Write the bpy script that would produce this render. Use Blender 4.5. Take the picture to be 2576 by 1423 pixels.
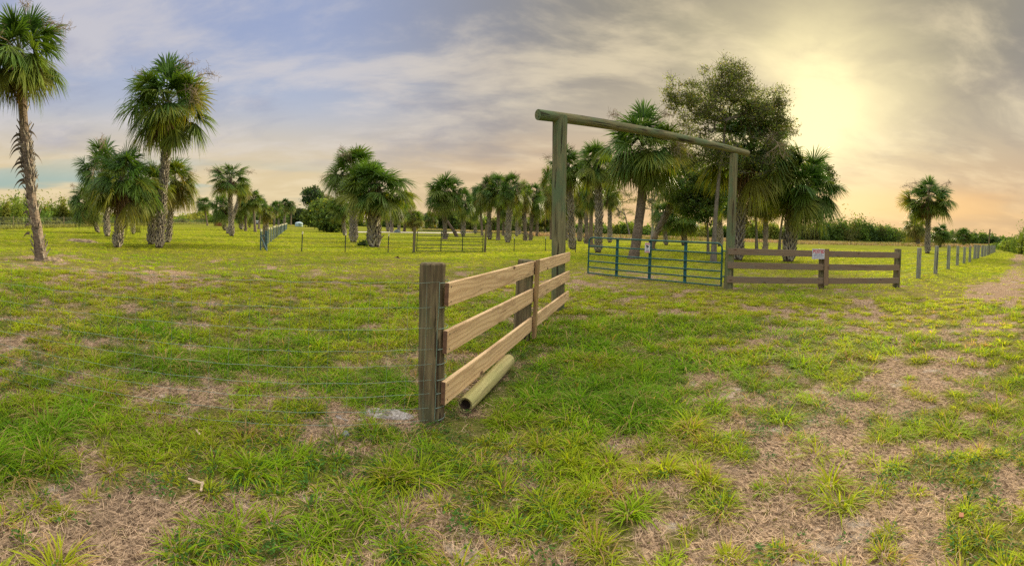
import bpy, math, random
import numpy as np
from mathutils import Vector, Matrix
R = math.radians
random.seed(7)
DENOISE = False
RNG = np.random.default_rng(11)
scene = bpy.context.scene
for o in list(bpy.data.objects): bpy.data.objects.remove(o)
COL = scene.collection

# ------------------------------------------------------------------ camera
# the photograph is a sweep panorama: a cylindrical projection 127 degrees wide, rolled by two degrees
PW, PH, F = 2576.0, 1423.0, 1164.0          # measuring frame used below for sizes and positions
HC, HY, HA = 1.6, 574.0, 42.0               # eye height, horizon line and its tilt in that frame
ROLL = math.atan(HA / F)
cd = bpy.data.cameras.new('camera'); cam = bpy.data.objects.new('camera', cd); COL.objects.link(cam)
cd.type = 'PANO'; cd.panorama_type = 'CENTRAL_CYLINDRICAL'
cd.central_cylindrical_range_u_min = -PW / 2 / F; cd.central_cylindrical_range_u_max = PW / 2 / F
cd.central_cylindrical_range_v_min = -(PH - HY) / F; cd.central_cylindrical_range_v_max = HY / F
cd.central_cylindrical_radius = 1.0
cd.clip_start = 0.05; cd.clip_end = 8000
MR = Matrix.Rotation(-ROLL, 3, 'Y').to_4x4()   # roll about the forward axis (+Y)
cam.matrix_world = Matrix.Translation((0, 0, HC)) @ MR @ Matrix.Rotation(R(90), 4, 'X')
scene.camera = cam
scene.render.resolution_x, scene.render.resolution_y = 1024, 565
scene.view_settings.view_transform = 'Standard'; scene.view_settings.look = 'None'
scene.view_settings.exposure = 0.42; scene.view_settings.gamma = 1.0
try: scene.view_settings.use_curve_mapping = False
except Exception: pass
cy = scene.cycles if hasattr(scene, 'cycles') else None
if cy:
    cy.max_bounces = 6; cy.diffuse_bounces = 3; cy.transmission_bounces = 4; cy.transparent_max_bounces = 8
    cy.use_denoising = DENOISE

def ray(X, Y):
    a = (X - PW / 2) / F
    return MR.to_3x3() @ Vector((math.sin(a), math.cos(a), (HY - Y) / F))
def ground(X, Y, z=0.0):
    d = ray(X, Y); t = (z - HC) / d.z
    return Vector((d.x * t, d.y * t, z))
def at(X, Y, dist):                       # point on that ray at a horizontal distance
    d = ray(X, Y); t = dist / math.hypot(d.x, d.y)
    return Vector((d.x * t, d.y * t, HC + d.z * t))
def hd(p): return math.hypot(p[0], p[1])

# ------------------------------------------------------------------ sky and sun
SUN_AZ, SUN_EL = (2035 - PW / 2) / F, R(16.5)
SUN = Vector((math.sin(SUN_AZ) * math.cos(SUN_EL), math.cos(SUN_AZ) * math.cos(SUN_EL), math.sin(SUN_EL)))
w = bpy.data.worlds.new('World'); scene.world = w; w.use_nodes = True
nt = w.node_tree; nt.nodes.clear()
class G:
    """tiny helper to write shader graphs"""
    def __init__(s, nt): s.nt = nt; s.x = 0
    def n(s, t, **kw):
        nd = s.nt.nodes.new(t); s.x += 40; nd.location = (s.x, 0)
        for k, v in kw.items(): setattr(nd, k, v)
        return nd
    def put(s, sock, v):
        if isinstance(v, bpy.types.NodeSocket): s.nt.links.new(v, sock)
        elif isinstance(v, (tuple, list)) and sock.type == 'RGBA' and len(v) == 3: sock.default_value = (*v, 1)
        elif v is not None: sock.default_value = v
    def m(s, op, a, b=0.0, c=None, clamp=False):
        nd = s.n('ShaderNodeMath', operation=op, use_clamp=clamp)
        s.put(nd.inputs[0], a); s.put(nd.inputs[1], b)
        if c is not None: s.put(nd.inputs[2], c)
        return nd.outputs[0]
    def vm(s, op, a, b=(0, 0, 0), out=0):
        nd = s.n('ShaderNodeVectorMath', operation=op); s.put(nd.inputs[0], a); s.put(nd.inputs[1], b)
        return nd.outputs[out]
    def mix(s, f, a, b, mode='MIX'):
        nd = s.n('ShaderNodeMix', data_type='RGBA', blend_type=mode, clamp_factor=True)
        s.put(nd.inputs[0], f); s.put(nd.inputs[6], a); s.put(nd.inputs[7], b)
        return nd.outputs[2]
    def ss(s, v, lo, hi, a=0.0, b=1.0):
        nd = s.n('ShaderNodeMapRange', interpolation_type='SMOOTHSTEP')
        s.put(nd.inputs[0], v)
        for i, q in enumerate((lo, hi, a, b)): nd.inputs[i + 1].default_value = q
        return nd.outputs[0]
    def noise(s, vec, scale, detail=4, rough=0.55, dist=0.0, out=0):
        nd = s.n('ShaderNodeTexNoise'); s.put(nd.inputs['Vector'], vec)
        nd.inputs['Scale'].default_value = scale; nd.inputs['Detail'].default_value = detail
        nd.inputs['Roughness'].default_value = rough; nd.inputs['Distortion'].default_value = dist
        return nd.outputs[out]
    def mapping(s, vec, scale=(1, 1, 1), rot=(0, 0, 0), loc=(0, 0, 0)):
        nd = s.n('ShaderNodeMapping'); s.put(nd.inputs[0], vec)
        nd.inputs[1].default_value = loc; nd.inputs[2].default_value = rot; nd.inputs[3].default_value = scale
        return nd.outputs[0]
    def comb(s, x, y, z):
        nd = s.n('ShaderNodeCombineXYZ'); s.put(nd.inputs[0], x); s.put(nd.inputs[1], y); s.put(nd.inputs[2], z)
        return nd.outputs[0]
    def sep(s, v):
        nd = s.n('ShaderNodeSeparateXYZ'); s.put(nd.inputs[0], v); return nd.outputs
g = G(nt)
tc = g.n('ShaderNodeTexCoord').outputs['Generated']
dv = g.vm('NORMALIZE', tc)
dx, dy, dz = g.sep(dv)
z0 = g.m('MAXIMUM', dz, 0.0)
hor = g.vm('NORMALIZE', g.comb(dx, dy, 0.0))
s_ = g.vm('DOT_PRODUCT', hor, (math.sin(SUN_AZ), math.cos(SUN_AZ), 0), out='Value')
sd = g.m('MAXIMUM', g.vm('DOT_PRODUCT', dv, tuple(SUN), out='Value'), 0.0)
sky = g.n('ShaderNodeTexSky', sky_type='NISHITA', sun_disc=False, sun_elevation=SUN_EL, sun_rotation=SUN_AZ)
nish = g.vm('SCALE', sky.outputs[0]); g.nt.nodes[-1].inputs['Scale'].default_value = 0.10
right = g.ss(s_, 0.42, 1.0)
high = g.mix(right, (0.31, 0.37, 0.56), (0.215, 0.19, 0.15))
mid = g.mix(right, (0.45, 0.49, 0.59), (0.47, 0.375, 0.255))
low = g.mix(right, (0.72, 0.57, 0.34), (0.58, 0.36, 0.19))
c0 = g.mix(g.ss(z0, 0.08, 0.27), low, mid)
c0 = g.mix(g.ss(z0, 0.18, 0.42), c0, high)
# the veil of cloud, laid out on a flat layer overhead so that it streams away to the horizon
den = g.m('ADD', z0, 0.14)
uv = g.comb(g.m('DIVIDE', dx, den), g.m('DIVIDE', dy, den), 0.0)
warp = g.noise(g.mapping(uv, (0.6, 0.6, 1)), 1.0, 3, 0.5, out=1)
uvw = g.vm('ADD', uv, g.vm('SCALE', g.vm('SUBTRACT', warp, (0.5, 0.5, 0.5)))); g.nt.nodes[-1].inputs[0].links
nt.nodes[-2].inputs['Scale'].default_value = 0.7 if 'Scale' in nt.nodes[-2].inputs else 1
streak = g.noise(g.mapping(uvw, (0.85, 1.45, 1), (0, 0, R(-24)), (3.1, 1.7, 0)), 1.25, 7, 0.60, 0.1)
puff = g.noise(g.mapping(uvw, (1.0, 1.25, 1), (0, 0, R(20)), (7.3, 2.2, 0)), 0.95, 7, 0.58, 0.1)
light = g.m('MULTIPLY', g.ss(streak, 0.42, 0.66), 0.72)
cream = g.mix(right, (0.64, 0.60, 0.60), (0.78, 0.64, 0.41))
cream = g.mix(g.ss(z0, 0.22, 0.05), cream, g.mix(right, (0.84, 0.68, 0.42), (0.80, 0.50, 0.24)))
c1 = g.mix(light, c0, cream)
shade = g.mix(right, (0.27, 0.29, 0.42), (0.24, 0.20, 0.17))
c1 = g.mix(g.m('MULTIPLY', g.m('MULTIPLY', g.ss(puff, 0.45, 0.72), 0.68), g.ss(z0, 0.06, 0.22)), c1, shade)
# clear gaps low on the left show the blue sky
gapn = g.noise(g.mapping(dv, (2.0, 2.0, 16.0), (0, 0, 0), (1.3, 5.2, 0.4)), 1.2, 4, 0.5)
gap = g.m('MULTIPLY', g.m('MULTIPLY', g.ss(gapn, 0.47, 0.60), g.ss(z0, 0.15, 0.06)), g.ss(s_, 0.72, 0.15))
blue = g.mix(0.35, (0.25, 0.47, 0.50), nish)
c1 = g.mix(g.m('MULTIPLY', gap, 0.8), c1, blue)
band = g.m('MULTIPLY', g.m('MULTIPLY', g.ss(z0, 0.035, 0.07), g.ss(z0, 0.13, 0.085)), g.ss(s_, 0.86, 0.97))
bn = g.noise(g.mapping(dv, (2.5, 2.5, 22.0), (0, 0, 0), (2.3, 0.2, 0.4)), 1.3, 4, 0.5)
c1 = g.mix(g.m('MULTIPLY', band, g.ss(bn, 0.42, 0.60)), c1, (0.80, 0.45, 0.17))
# the sun behind the veil
patch = g.ss(puff, 0.66, 0.40, 0.55, 1.15)
g1 = g.m('MULTIPLY', g.m('POWER', sd, 8.0), 0.15)
g2 = g.m('MULTIPLY', g.m('POWER', sd, 46.0), 0.66)
g3 = g.m('MULTIPLY', g.m('POWER', sd, 260.0), 0.5)
gl = g.m('MULTIPLY', g.m('ADD', g.m('ADD', g1, g2), g3), patch, clamp=True)
c1 = g.mix(gl, c1, (1.0, 0.86, 0.44))
# overcast skies brighten overhead; boosted and warmed out of view to light the ground
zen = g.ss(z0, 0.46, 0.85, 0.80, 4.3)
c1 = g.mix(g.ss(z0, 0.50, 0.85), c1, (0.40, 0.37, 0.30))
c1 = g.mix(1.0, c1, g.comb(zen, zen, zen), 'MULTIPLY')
c1 = g.mix(0.06, c1, nish)
below = g.ss(dz, -0.06, -0.005)
c1 = g.mix(below, (0.16, 0.17, 0.06), c1)
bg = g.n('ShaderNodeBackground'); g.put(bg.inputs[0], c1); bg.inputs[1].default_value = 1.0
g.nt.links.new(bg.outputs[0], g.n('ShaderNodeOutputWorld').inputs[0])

sl = bpy.data.lights.new('sun', 'SUN'); sl.energy = 5.0; sl.angle = R(7); sl.color = (1.0, 0.86, 0.56)
so = bpy.data.objects.new('sun', sl); COL.objects.link(so)
so.rotation_euler = SUN.to_track_quat('Z', 'Y').to_euler()

# ------------------------------------------------------------------ object helpers
def tag(o, label=None, cat=None, group=None, kind=None):
    if label: o['label'] = label
    if cat: o['category'] = cat
    if group: o['group'] = group
    if kind: o['kind'] = kind
    return o
def empty(name, loc, label=None, cat=None, group=None):
    o = bpy.data.objects.new(name, None); COL.objects.link(o); o.location = loc
    o.empty_display_size = 0.2
    return tag(o, label, cat, group)
class MB:
    """collects vertices, faces and per-vertex colours for ONE mesh"""
    def __init__(s): s.v = []; s.f = []; s.c = []; s.n = 0
    def add(s, V, Fs, c=(1, 1, 1)):
        V = np.asarray(V, dtype=np.float32).reshape(-1, 3)
        c = np.asarray(c, dtype=np.float32)
        if c.ndim == 1: c = np.repeat(c[None, :3], len(V), 0)
        s.v.append(V); s.c.append(c[:, :3])
        for arr in (Fs if isinstance(Fs, list) and len(Fs) and isinstance(Fs[0], np.ndarray) else [np.asarray(Fs)]):
            s.f.append(arr.astype(np.int64) + s.n)
        s.n += len(V)
    def box(s, sx, sy, sz, M=Matrix(), c=(1, 1, 1), bev=0.0):
        sx, sy, sz = sx / 2, sy / 2, sz / 2
        b = min(bev, sx * .9, sy * .9, sz * .9)
        if b <= 0:
            V = [(x * sx, y * sy, z * sz) for x in (-1, 1) for y in (-1, 1) for z in (-1, 1)]
            Fq = [(0, 1, 3, 2), (4, 6, 7, 5), (0, 4, 5, 1), (2, 3, 7, 6), (0, 2, 6, 4), (1, 5, 7, 3)]
        else:       # bevelled: octagonal section along X
            prof = [(-sy + b, -sz), (sy - b, -sz), (sy, -sz + b), (sy, sz - b), (sy - b, sz), (-sy + b, sz), (-sy, sz - b), (-sy, -sz + b)]
            V = []; rows = [(-sx, .8), (-sx + b, 1), (sx - b, 1), (sx, .8)]
            for x, k in rows:
                for y, z in prof:
                    V.append((x, y if k == 1 else math.copysign(abs(y) - b * .6, y), z if k == 1 else math.copysign(abs(z) - b * .6, z)))
            for r in range(3):
                pass
            q = [(r * 8 + i, r * 8 + (i + 1) % 8, (r + 1) * 8 + (i + 1) % 8, (r + 1) * 8 + i) for r in range(3) for i in range(8)]
            V = [M @ Vector(v) for v in V]
            s.add(V, [np.array(q), np.array([(7, 6, 5, 4, 3, 2, 1, 0)]), np.array([(24, 25, 26, 27, 28, 29, 30, 31)])], c)
            return s
        s.add([M @ Vector(v) for v in V], Fq, c); return s
    def tube(s, pts, rad, n=8, c=(1, 1, 1), cap=True, wob=0.0):
        P = [Vector(p) for p in pts]; k = len(P)
        rad = [rad] * k if not hasattr(rad, '__len__') else rad
        V = []; up = None
        for i in range(k):
            t = (P[min(i + 1, k - 1)] - P[max(i - 1, 0)])
            t = t.normalized() if t.length > 1e-9 else Vector((0, 0, 1))
            if up is None:
                up = Vector((1, 0, 0)) if abs(t.x) < .8 else Vector((0, 1, 0))
            a = (up - t * up.dot(t)).normalized(); up = a; b = t.cross(a)
            for j in range(n):
                q = 2 * math.pi * j / n; rr = rad[i] * (1 + wob * math.sin(q * 3 + i * .7) + wob * random.uniform(-1, 1))
                V.append(P[i] + (a * math.cos(q) + b * math.sin(q)) * rr)
        q = [(i * n + j, i * n + (j + 1) % n, (i + 1) * n + (j + 1) % n, (i + 1) * n + j) for i in range(k - 1) for j in range(n)]
        Fs = [np.array(q)]
        if cap: Fs += [np.array([tuple(range(n - 1, -1, -1))]), np.array([tuple((k - 1) * n + j for j in range(n))])]
        s.add(V, Fs, c if np.ndim(c) == 1 else np.repeat(np.asarray(c), n, 0)); return s
    def mesh(s, name, mat, smooth=False):
        me = bpy.data.meshes.new(name)
        V = np.concatenate(s.v); C = np.concatenate(s.c)
        tot = [len(a) for a in s.f]
        ls, lt, vi = [], [], []; off = 0
        for a in s.f:
            m_, k = a.shape
            vi.append(a.reshape(-1)); ls.append(off + np.arange(m_) * k); lt.append(np.full(m_, k)); off += m_ * k
        vi = np.concatenate(vi); ls = np.concatenate(ls); lt = np.concatenate(lt)
        me.vertices.add(len(V)); me.vertices.foreach_set('co', V.reshape(-1))
        me.loops.add(len(vi)); me.loops.foreach_set('vertex_index', vi.astype(np.int32))
        me.polygons.add(len(ls)); me.polygons.foreach_set('loop_start', ls.astype(np.int32))
        try: me.polygons.foreach_set('loop_total', lt.astype(np.int32))
        except Exception: pass
        at_ = me.color_attributes.new('col', 'FLOAT_COLOR', 'POINT')
        at_.data.foreach_set('color', np.concatenate([C, np.ones((len(C), 1), np.float32)], 1).reshape(-1))
        me.update(calc_edges=True)
        me.polygons.foreach_set('use_smooth', np.full(len(ls), bool(smooth)))
        for m_ in (mat if isinstance(mat, (list, tuple)) else [mat]): me.materials.append(m_)
        return me
    def obj(s, name, mat, parent=None, M=None, smooth=False):
        o = bpy.data.objects.new(name, s.mesh(name, mat, smooth)); COL.objects.link(o)
        if parent: o.parent = parent
        if M is not None: o.matrix_local = M
        return o
def link(name, me, parent=None, M=None):
    o = bpy.data.objects.new(name, me); COL.objects.link(o)
    if parent: o.parent = parent
    if M is not None: o.matrix_local = M
    return o
def smoothN(x, a, b):
    t = np.clip((x - a) / (b - a), 0, 1); return t * t * (3 - 2 * t)
def vnoise(x, y, seed=0):
    xi = np.floor(x).astype(np.int64); yi = np.floor(y).astype(np.int64); fx = x - xi; fy = y - yi
    def h(a, b):
        n = (a * 374761393 + b * 668265263 + seed * 974634777) & 0xffffffff
        n = ((n ^ (n >> 13)) * 1274126177) & 0xffffffff
        return ((n ^ (n >> 16)) & 0xffff) / 65535.0
    u = fx * fx * (3 - 2 * fx); v = fy * fy * (3 - 2 * fy)
    return (h(xi, yi) * (1 - u) + h(xi + 1, yi) * u) * (1 - v) + (h(xi, yi + 1) * (1 - u) + h(xi + 1, yi + 1) * u) * v
def fbm(x, y, f=1.0, oct=3, seed=0):
    s = 0; a = .5; t = 0
    for i in range(oct):
        s = s + a * vnoise(x * f + 17.3 * i, y * f - 9.1 * i, seed + i); t += a; a *= .5; f *= 2.03
    return s / t

# ------------------------------------------------------------------ materials
def mat(name):
    m = bpy.data.materials.new(name); m.use_nodes = True; nt = m.node_tree; nt.nodes.clear()
    g = G(nt); out = g.n('ShaderNodeOutputMaterial'); return m, g, out
def principled(g, out, col, rough=0.8, bump=None, bstr=0.3, bdist=0.01, metal=0.0, spec=None):
    p = g.n('ShaderNodeBsdfPrincipled'); g.put(p.inputs['Base Color'], col); g.put(p.inputs['Roughness'], rough)
    p.inputs['Metallic'].default_value = metal
    if spec is not None: p.inputs['Specular IOR Level'].default_value = spec
    if bump is not None:
        b = g.n('ShaderNodeBump'); b.inputs['Strength'].default_value = bstr; b.inputs['Distance'].default_value = bdist
        g.put(b.inputs['Height'], bump); g.nt.links.new(b.outputs[0], p.inputs['Normal'])
    g.nt.links.new(p.outputs[0], out.inputs[0]); return p
def leafmat(name, trans=0.35, rough=0.5, vary=0.25, spec=0.3, scale=6.0):
    m, g, out = mat(name)
    a = g.n('ShaderNodeAttribute', attribute_name='col').outputs['Color']
    p = g.n('ShaderNodeBsdfPrincipled'); p.inputs['Roughness'].default_value = rough; p.inputs['Specular IOR Level'].default_value = spec
    ob = g.n('ShaderNodeTexCoord').outputs['Object']
    n = g.noise(ob, scale, 2)
    k = g.ss(n, 0.3, 0.7, 1 - vary, 1 + vary)
    a = g.mix(1.0, a, g.comb(k, k, k), 'MULTIPLY')
    g.put(p.inputs['Base Color'], a)
    t = g.n('ShaderNodeBsdfTranslucent'); g.put(t.inputs[0], g.mix(1.0, a, (1.5, 1.35, 0.6), 'MULTIPLY'))
    mx = g.n('ShaderNodeMixShader'); mx.inputs[0].default_value = trans
    g.nt.links.new(p.outputs[0], mx.inputs[1]); g.nt.links.new(t.outputs[0], mx.inputs[2]); g.nt.links.new(mx.outputs[0], out.inputs[0])
    return m
M = {}
M['palm'] = leafmat('palm_leaf', 0.34, 0.5, 0.2, 0.25)
M['dead'] = leafmat('dead_frond', 0.2, 0.8, 0.25, 0.1)
M['leaf'] = leafmat('tree_leaf', 0.42, 0.6, 0.3, 0.12, 0.6)
M['grass'] = leafmat('grass_blade', 0.48, 0.65, 0.14, 0.08, 1.5)
M['straw'] = leafmat('dry_straw', 0.15, 0.8, 0.2, 0.1)
def colmat(name, rough=0.8, nscale=8, vary=0.35, bstr=0.4, bdist=0.02, stretch=(1, 1, 1), spec=0.2, metal=0.0):
    m, g, out = mat(name)
    a = g.n('ShaderNodeAttribute', attribute_name='col').outputs['Color']
    ob = g.mapping(g.n('ShaderNodeTexCoord').outputs['Object'], stretch)
    n = g.noise(ob, nscale, 6, 0.65); k = g.ss(n, 0.3, 0.72, 1 - vary, 1 + vary)
    principled(g, out, g.mix(1.0, a, g.comb(k, k, k), 'MULTIPLY'), rough, n, bstr, bdist, metal, spec); return m
M['trunk'] = colmat('palm_trunk', 0.9, 7, 0.5, 0.9, 0.05, (1, 1, 3.0))
M['bark'] = colmat('tree_bark', 0.9, 5, 0.4, 0.8, 0.04, (2.5, 2.5, .6))
M['boot'] = colmat('leaf_base', 0.85, 12, 0.3, 0.5, 0.02)
def post_mat(name, base, green, dark, gamt=0.5, crk=1.0):
    m, g, out = mat(name)
    ob = g.n('ShaderNodeTexCoord').outputs['Object']
    rnd = g.n('ShaderNodeObjectInfo').outputs['Random']
    ob = g.vm('ADD', ob, g.comb(g.m('MULTIPLY', rnd, 37.0), 0.0, g.m('MULTIPLY', rnd, 11.0)))
    fine = g.noise(g.mapping(ob, (26, 26, 1.6)), 1.0, 5, 0.6)
    crack = g.noise(g.mapping(ob, (17, 17, 0.9), (0, 0, 0), (4, 2, 1)), 1.0, 4, 0.5, 0.6)
    blot = g.noise(g.mapping(ob, (3, 3, 1.2)), 1.4, 5, 0.6)
    c = g.mix(g.ss(fine, 0.35, 0.68), dark, base)
    c = g.mix(g.m('MULTIPLY', g.ss(blot, 0.40, 0.66), gamt), c, green)
    cr = g.m('MULTIPLY', g.ss(crack, 0.40, 0.35), crk)
    c = g.mix(g.m('MULTIPLY', cr, 0.85), c, (0.035, 0.025, 0.018))
    h = g.m('SUBTRACT', fine, g.m('MULTIPLY', cr, 0.9))
    principled(g, out, c, 0.85, h, 0.7, 0.012, spec=0.15); return m
M['post'] = post_mat('weathered_post', (0.27, 0.215, 0.12), (0.13, 0.17, 0.085), (0.10, 0.075, 0.045), 0.55)
M['postgreen'] = post_mat('treated_post', (0.25, 0.23, 0.12), (0.115, 0.18, 0.095), (0.13, 0.12, 0.065), 0.75)
M['postgrey'] = post_mat('grey_post', (0.38, 0.37, 0.30), (0.22, 0.29, 0.23), (0.20, 0.19, 0.15), 0.5)
M['logmat'] = post_mat('cut_log', (0.56, 0.50, 0.24), (0.36, 0.38, 0.15), (0.38, 0.33, 0.15), 0.5, 0.25)
def board_mat(name, c1, c2, c3, soft=1.0):
    m, g, out = mat(name)
    ob = g.n('ShaderNodeTexCoord').outputs['Object']
    rnd = g.n('ShaderNodeObjectInfo').outputs['Random']
    ob = g.vm('ADD', ob, g.comb(g.m('MULTIPLY', rnd, 23.0), g.m('MULTIPLY', rnd, 7.0), g.m('MULTIPLY', rnd, 0.31)))
    wv = g.n('ShaderNodeTexWave', wave_type='BANDS', bands_direction='Z', wave_profile='SIN')
    g.put(wv.inputs['Vector'], g.mapping(ob, (0.22, .6, 1))); wv.inputs['Scale'].default_value = 6.0
    wv.inputs['Distortion'].default_value = 9.0; wv.inputs['Detail'].default_value = 1.5; wv.inputs['Detail Scale'].default_value = 1.1
    fine = g.noise(g.mapping(ob, (2.0, 60, 60)), 1.0, 4, 0.6)
    big = g.noise(g.mapping(ob, (1.1, 3, 5)), 1.3, 4, 0.6)
    c = g.mix(g.m('MULTIPLY', g.ss(wv.outputs['Fac'], 0.45, 1.0), 0.55 * soft), c1, c2)
    c = g.mix(g.m('MULTIPLY', g.ss(fine, 0.45, 0.75), 0.3), c, c2)
    c = g.mix(g.m('MULTIPLY', g.ss(big, 0.48, 0.66), 0.75), c, c3)
    vo = g.n('ShaderNodeTexVoronoi'); g.put(vo.inputs['Vector'], g.mapping(ob, (2.3, 1, 5.5))); vo.inputs['Scale'].default_value = 1.0
    kn = g.ss(g.m('ADD', vo.outputs['Distance'], g.m('MULTIPLY', g.m('SUBTRACT', fine, 0.5), 0.06)), 0.17, 0.06)
    c = g.mix(g.m('MULTIPLY', kn, 0.9), c, (0.10, 0.05, 0.03))
    stain = g.noise(g.mapping(ob, (0.8, 2, 9), (0, 0.1, 0), (3, 1, 2)), 1.6, 3, 0.5, 0.8)
    c = g.mix(g.m('MULTIPLY', g.ss(stain, 0.60, 0.70), 0.6), c, (0.14, 0.09, 0.06))
    principled(g, out, c, 0.75, g.m('ADD', fine, g.m('MULTIPLY', wv.outputs['Fac'], 0.4)), 0.25, 0.004, spec=0.2); return m
M['board'] = board_mat('new_pine_board', (0.80, 0.57, 0.33), (0.46, 0.28, 0.14), (0.52, 0.34, 0.19), 0.9)
M['boardend'] = board_mat('board_end', (0.20, 0.11, 0.065), (0.11, 0.06, 0.04), (0.16, 0.09, 0.06))
M['boardold'] = board_mat('weathered_board', (0.245, 0.18, 0.12), (0.14, 0.105, 0.072), (0.20, 0.17, 0.13), 0.9)
M['battenold'] = board_mat('old_batten', (0.26, 0.18, 0.11), (0.15, 0.10, 0.06), (0.20, 0.15, 0.10), 0.9)
M['batten'] = board_mat('battens', (0.40, 0.26, 0.12), (0.22, 0.14, 0.07), (0.26, 0.18, 0.10), 1.0)
def plain(name, col, rough=0.6, metal=0.0, vary=0.15, nscale=5.0, bump=0.1, spec=0.4):
    m, g, out = mat(name)
    n = g.noise(g.n('ShaderNodeTexCoord').outputs['Object'], nscale, 5, 0.6)
    k = g.ss(n, 0.3, 0.7, 1 - vary, 1 + vary)
    principled(g, out, g.mix(1.0, col, g.comb(k, k, k), 'MULTIPLY'), rough, n, bump, 0.005, metal, spec); return m
M['gategreen'] = plain('green_gate_paint', (0.018, 0.095, 0.085), 0.42, 0.0, 0.3, 9)
M['gateupright'] = plain('green_gate_upright', (0.012, 0.095, 0.115), 0.45, 0.0, 0.3, 9)
M['gatedark'] = plain('dark_gate_paint', (0.03, 0.05, 0.03), 0.5, 0.0, 0.3, 6)
M['wire'] = plain('galvanised_wire', (0.27, 0.38, 0.32), 0.5, 0.3, 0.1, 3)
M['wirefar'] = plain('weathered_wire', (0.22, 0.24, 0.18), 0.5, 0.3, 0.1, 3)
M['tpost'] = plain('steel_post_green', (0.028, 0.04, 0.035), 0.6, 0.2, 0.3, 9)
M['tealpost'] = plain('steel_post_teal', (0.07, 0.13, 0.14), 0.6, 0.1, 0.3, 9)
M['tcap'] = plain('steel_post_tip', (0.62, 0.58, 0.42), 0.6, 0.0, 0.1, 9)
M['whitesign'] = plain('sign_white', (0.66, 0.68, 0.74), 0.5, 0.0, 0.06, 9)
M['pink'] = plain('sign_faded_red_band', (0.62, 0.30, 0.32), 0.5, 0.0, 0.06, 9)
M['red'] = plain('sign_red', (0.50, 0.02, 0.05), 0.5, 0.0, 0.1, 9)
M['black'] = plain('sign_black', (0.012, 0.016, 0.03), 0.5, 0.0, 0.1, 9)
M['signblue'] = plain('sign_small_print', (0.16, 0.17, 0.34), 0.5, 0.0, 0.1, 9)
M['hinge'] = plain('steel_hinge', (0.12, 0.12, 0.11), 0.5, 0.6, 0.3, 9)
M['tank'] = plain('pale_blue_cover', (0.36, 0.52, 0.56), 0.5, 0.0, 0.25, 2)
M['tarp'] = plain('grey_blue_tarp', (0.16, 0.20, 0.20), 0.7, 0.0, 0.4, 5)
M['white'] = plain('trailer_white', (0.6, 0.62, 0.64), 0.5, 0.0, 0.1, 2)
M['glassdark'] = plain('dark_window', (0.03, 0.04, 0.06), 0.2, 0.0, 0.1, 2)
M['redbox'] = plain('faded_red_steel', (0.26, 0.07, 0.045), 0.6, 0.0, 0.2, 2)
M['rope'] = plain('bare_twig', (0.30, 0.23, 0.17), 0.8, 0.0, 0.2, 4)
M['chip'] = plain('wood_chip', (0.50, 0.38, 0.26), 0.85, 0.0, 0.3, 30)
M['stone'] = plain('grey_stone', (0.20, 0.22, 0.24), 0.8, 0.0, 0.4, 20, 0.6)
# ------------------------------------------------------------------ ground: gentle relief and how grassy / lush each spot is
def relief(x, y):
    x = np.asarray(x, float); y = np.asarray(y, float); d = np.hypot(x, y)
    k = 1 - smoothN(d, 35, 80)
    return k * ((fbm(x, y, .45, 3, 5) - .5) * .10 + (fbm(x, y, 2.2, 2, 9) - .5) * .03)
def gz(p): return float(relief(np.array([p[0]]), np.array([p[1]]))[0])
# patches: (X, Y in the measuring frame -> a real spot, half widths in metres across/along the line of sight, grass -, lush)
PATCH = []
def patch(X, Y, rx, ry, dc, dl, rot=0):
    p = ground(X, Y); a = math.atan2(p.x, p.y) + R(rot); PATCH.append((p.x, p.y, rx, ry, dc, dl, a))
# bare straw patches
for a in [(150, 1390, .7, .22, -.85, 0), (330, 1290, .5, .2, -.7, 0), (60, 1290, .3, .2, -.6, 0), (230, 975, 1.3, .42, -.8, 0), (60, 900, .7, .5, -.6, 0),
          (420, 1000, 1.0, .3, -.8, 0), (700, 1010, .9, .32, -.8, 0), (900, 1040, .6, .4, -.9, 0), (980, 1110, .6, .22, -.8, 0), (985, 1045, .28, .18, -1.8, 0), (880, 1050, .2, .14, -1.5, 0), (1010, 900, .5, .6, -.5, 0), (560, 1060, .6, .2, -.4, 0),
          (1150, 1380, .75, .22, -.8, 0), (900, 1300, .35, .15, -.6, 0), (1120, 1290, .4, .2, -.5, 0), (1340, 1400, .4, .12, -.4, 0),
          (1850, 1370, .75, .22, -.9, 0), (1700, 1250, .4, .2, -.5, 0), (1950, 1260, .5, .22, -.75, 0), (2080, 1170, .55, .3, -.7, 0), (2250, 1220, .4, .2, -.5, 0), (1960, 990, .55, .45, -.9, 0), (2120, 1320, .35, .14, .6, .1), (1850, 1180, .4, .2, .4, .2), (2200, 1080, .4, .3, .4, 0), (1790, 1330, .2, .1, .4, .1),
          (2310, 930, 1.0, .9, -1.0, 0), (2270, 1000, .6, .5, -.5, 0), (2140, 790, 2.2, .8, -.9, 0), (1830, 770, 1.6, .5, -.45, 0), (2090, 840, 1.3, .6, -.6, 0), (2350, 830, 1.6, .5, -.6, 0), (2000, 1330, .5, .15, -.5, 0),
          (1330, 905, .55, .55, -.9, 0), (1390, 815, .7, .9, -.9, 0), (1240, 860, .6, .6, -.5, 0), (1150, 920, .3, .4, -.6, 0),
          (180, 700, 2.6, 1.2, -.8, 0), (90, 665, 1.0, .7, -.9, 0), (440, 690, 3.0, .7, -.5, 0), (30, 770, 1.4, .6, -.5, 0), (620, 720, 2.2, .8, -.25, -.3),
          (110, 608, 3, .8, -.7, 0), (210, 612, 2, .5, -.9, 0), (2300, 1120, .5, .3, -.4, 0), (1780, 1110, .35, .2, -.3, 0), (1230, 700, 3, 1.2, -.2, -.2), (1680, 740, 1.6, .4, -.3, 0)]: patch(*a)
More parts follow.
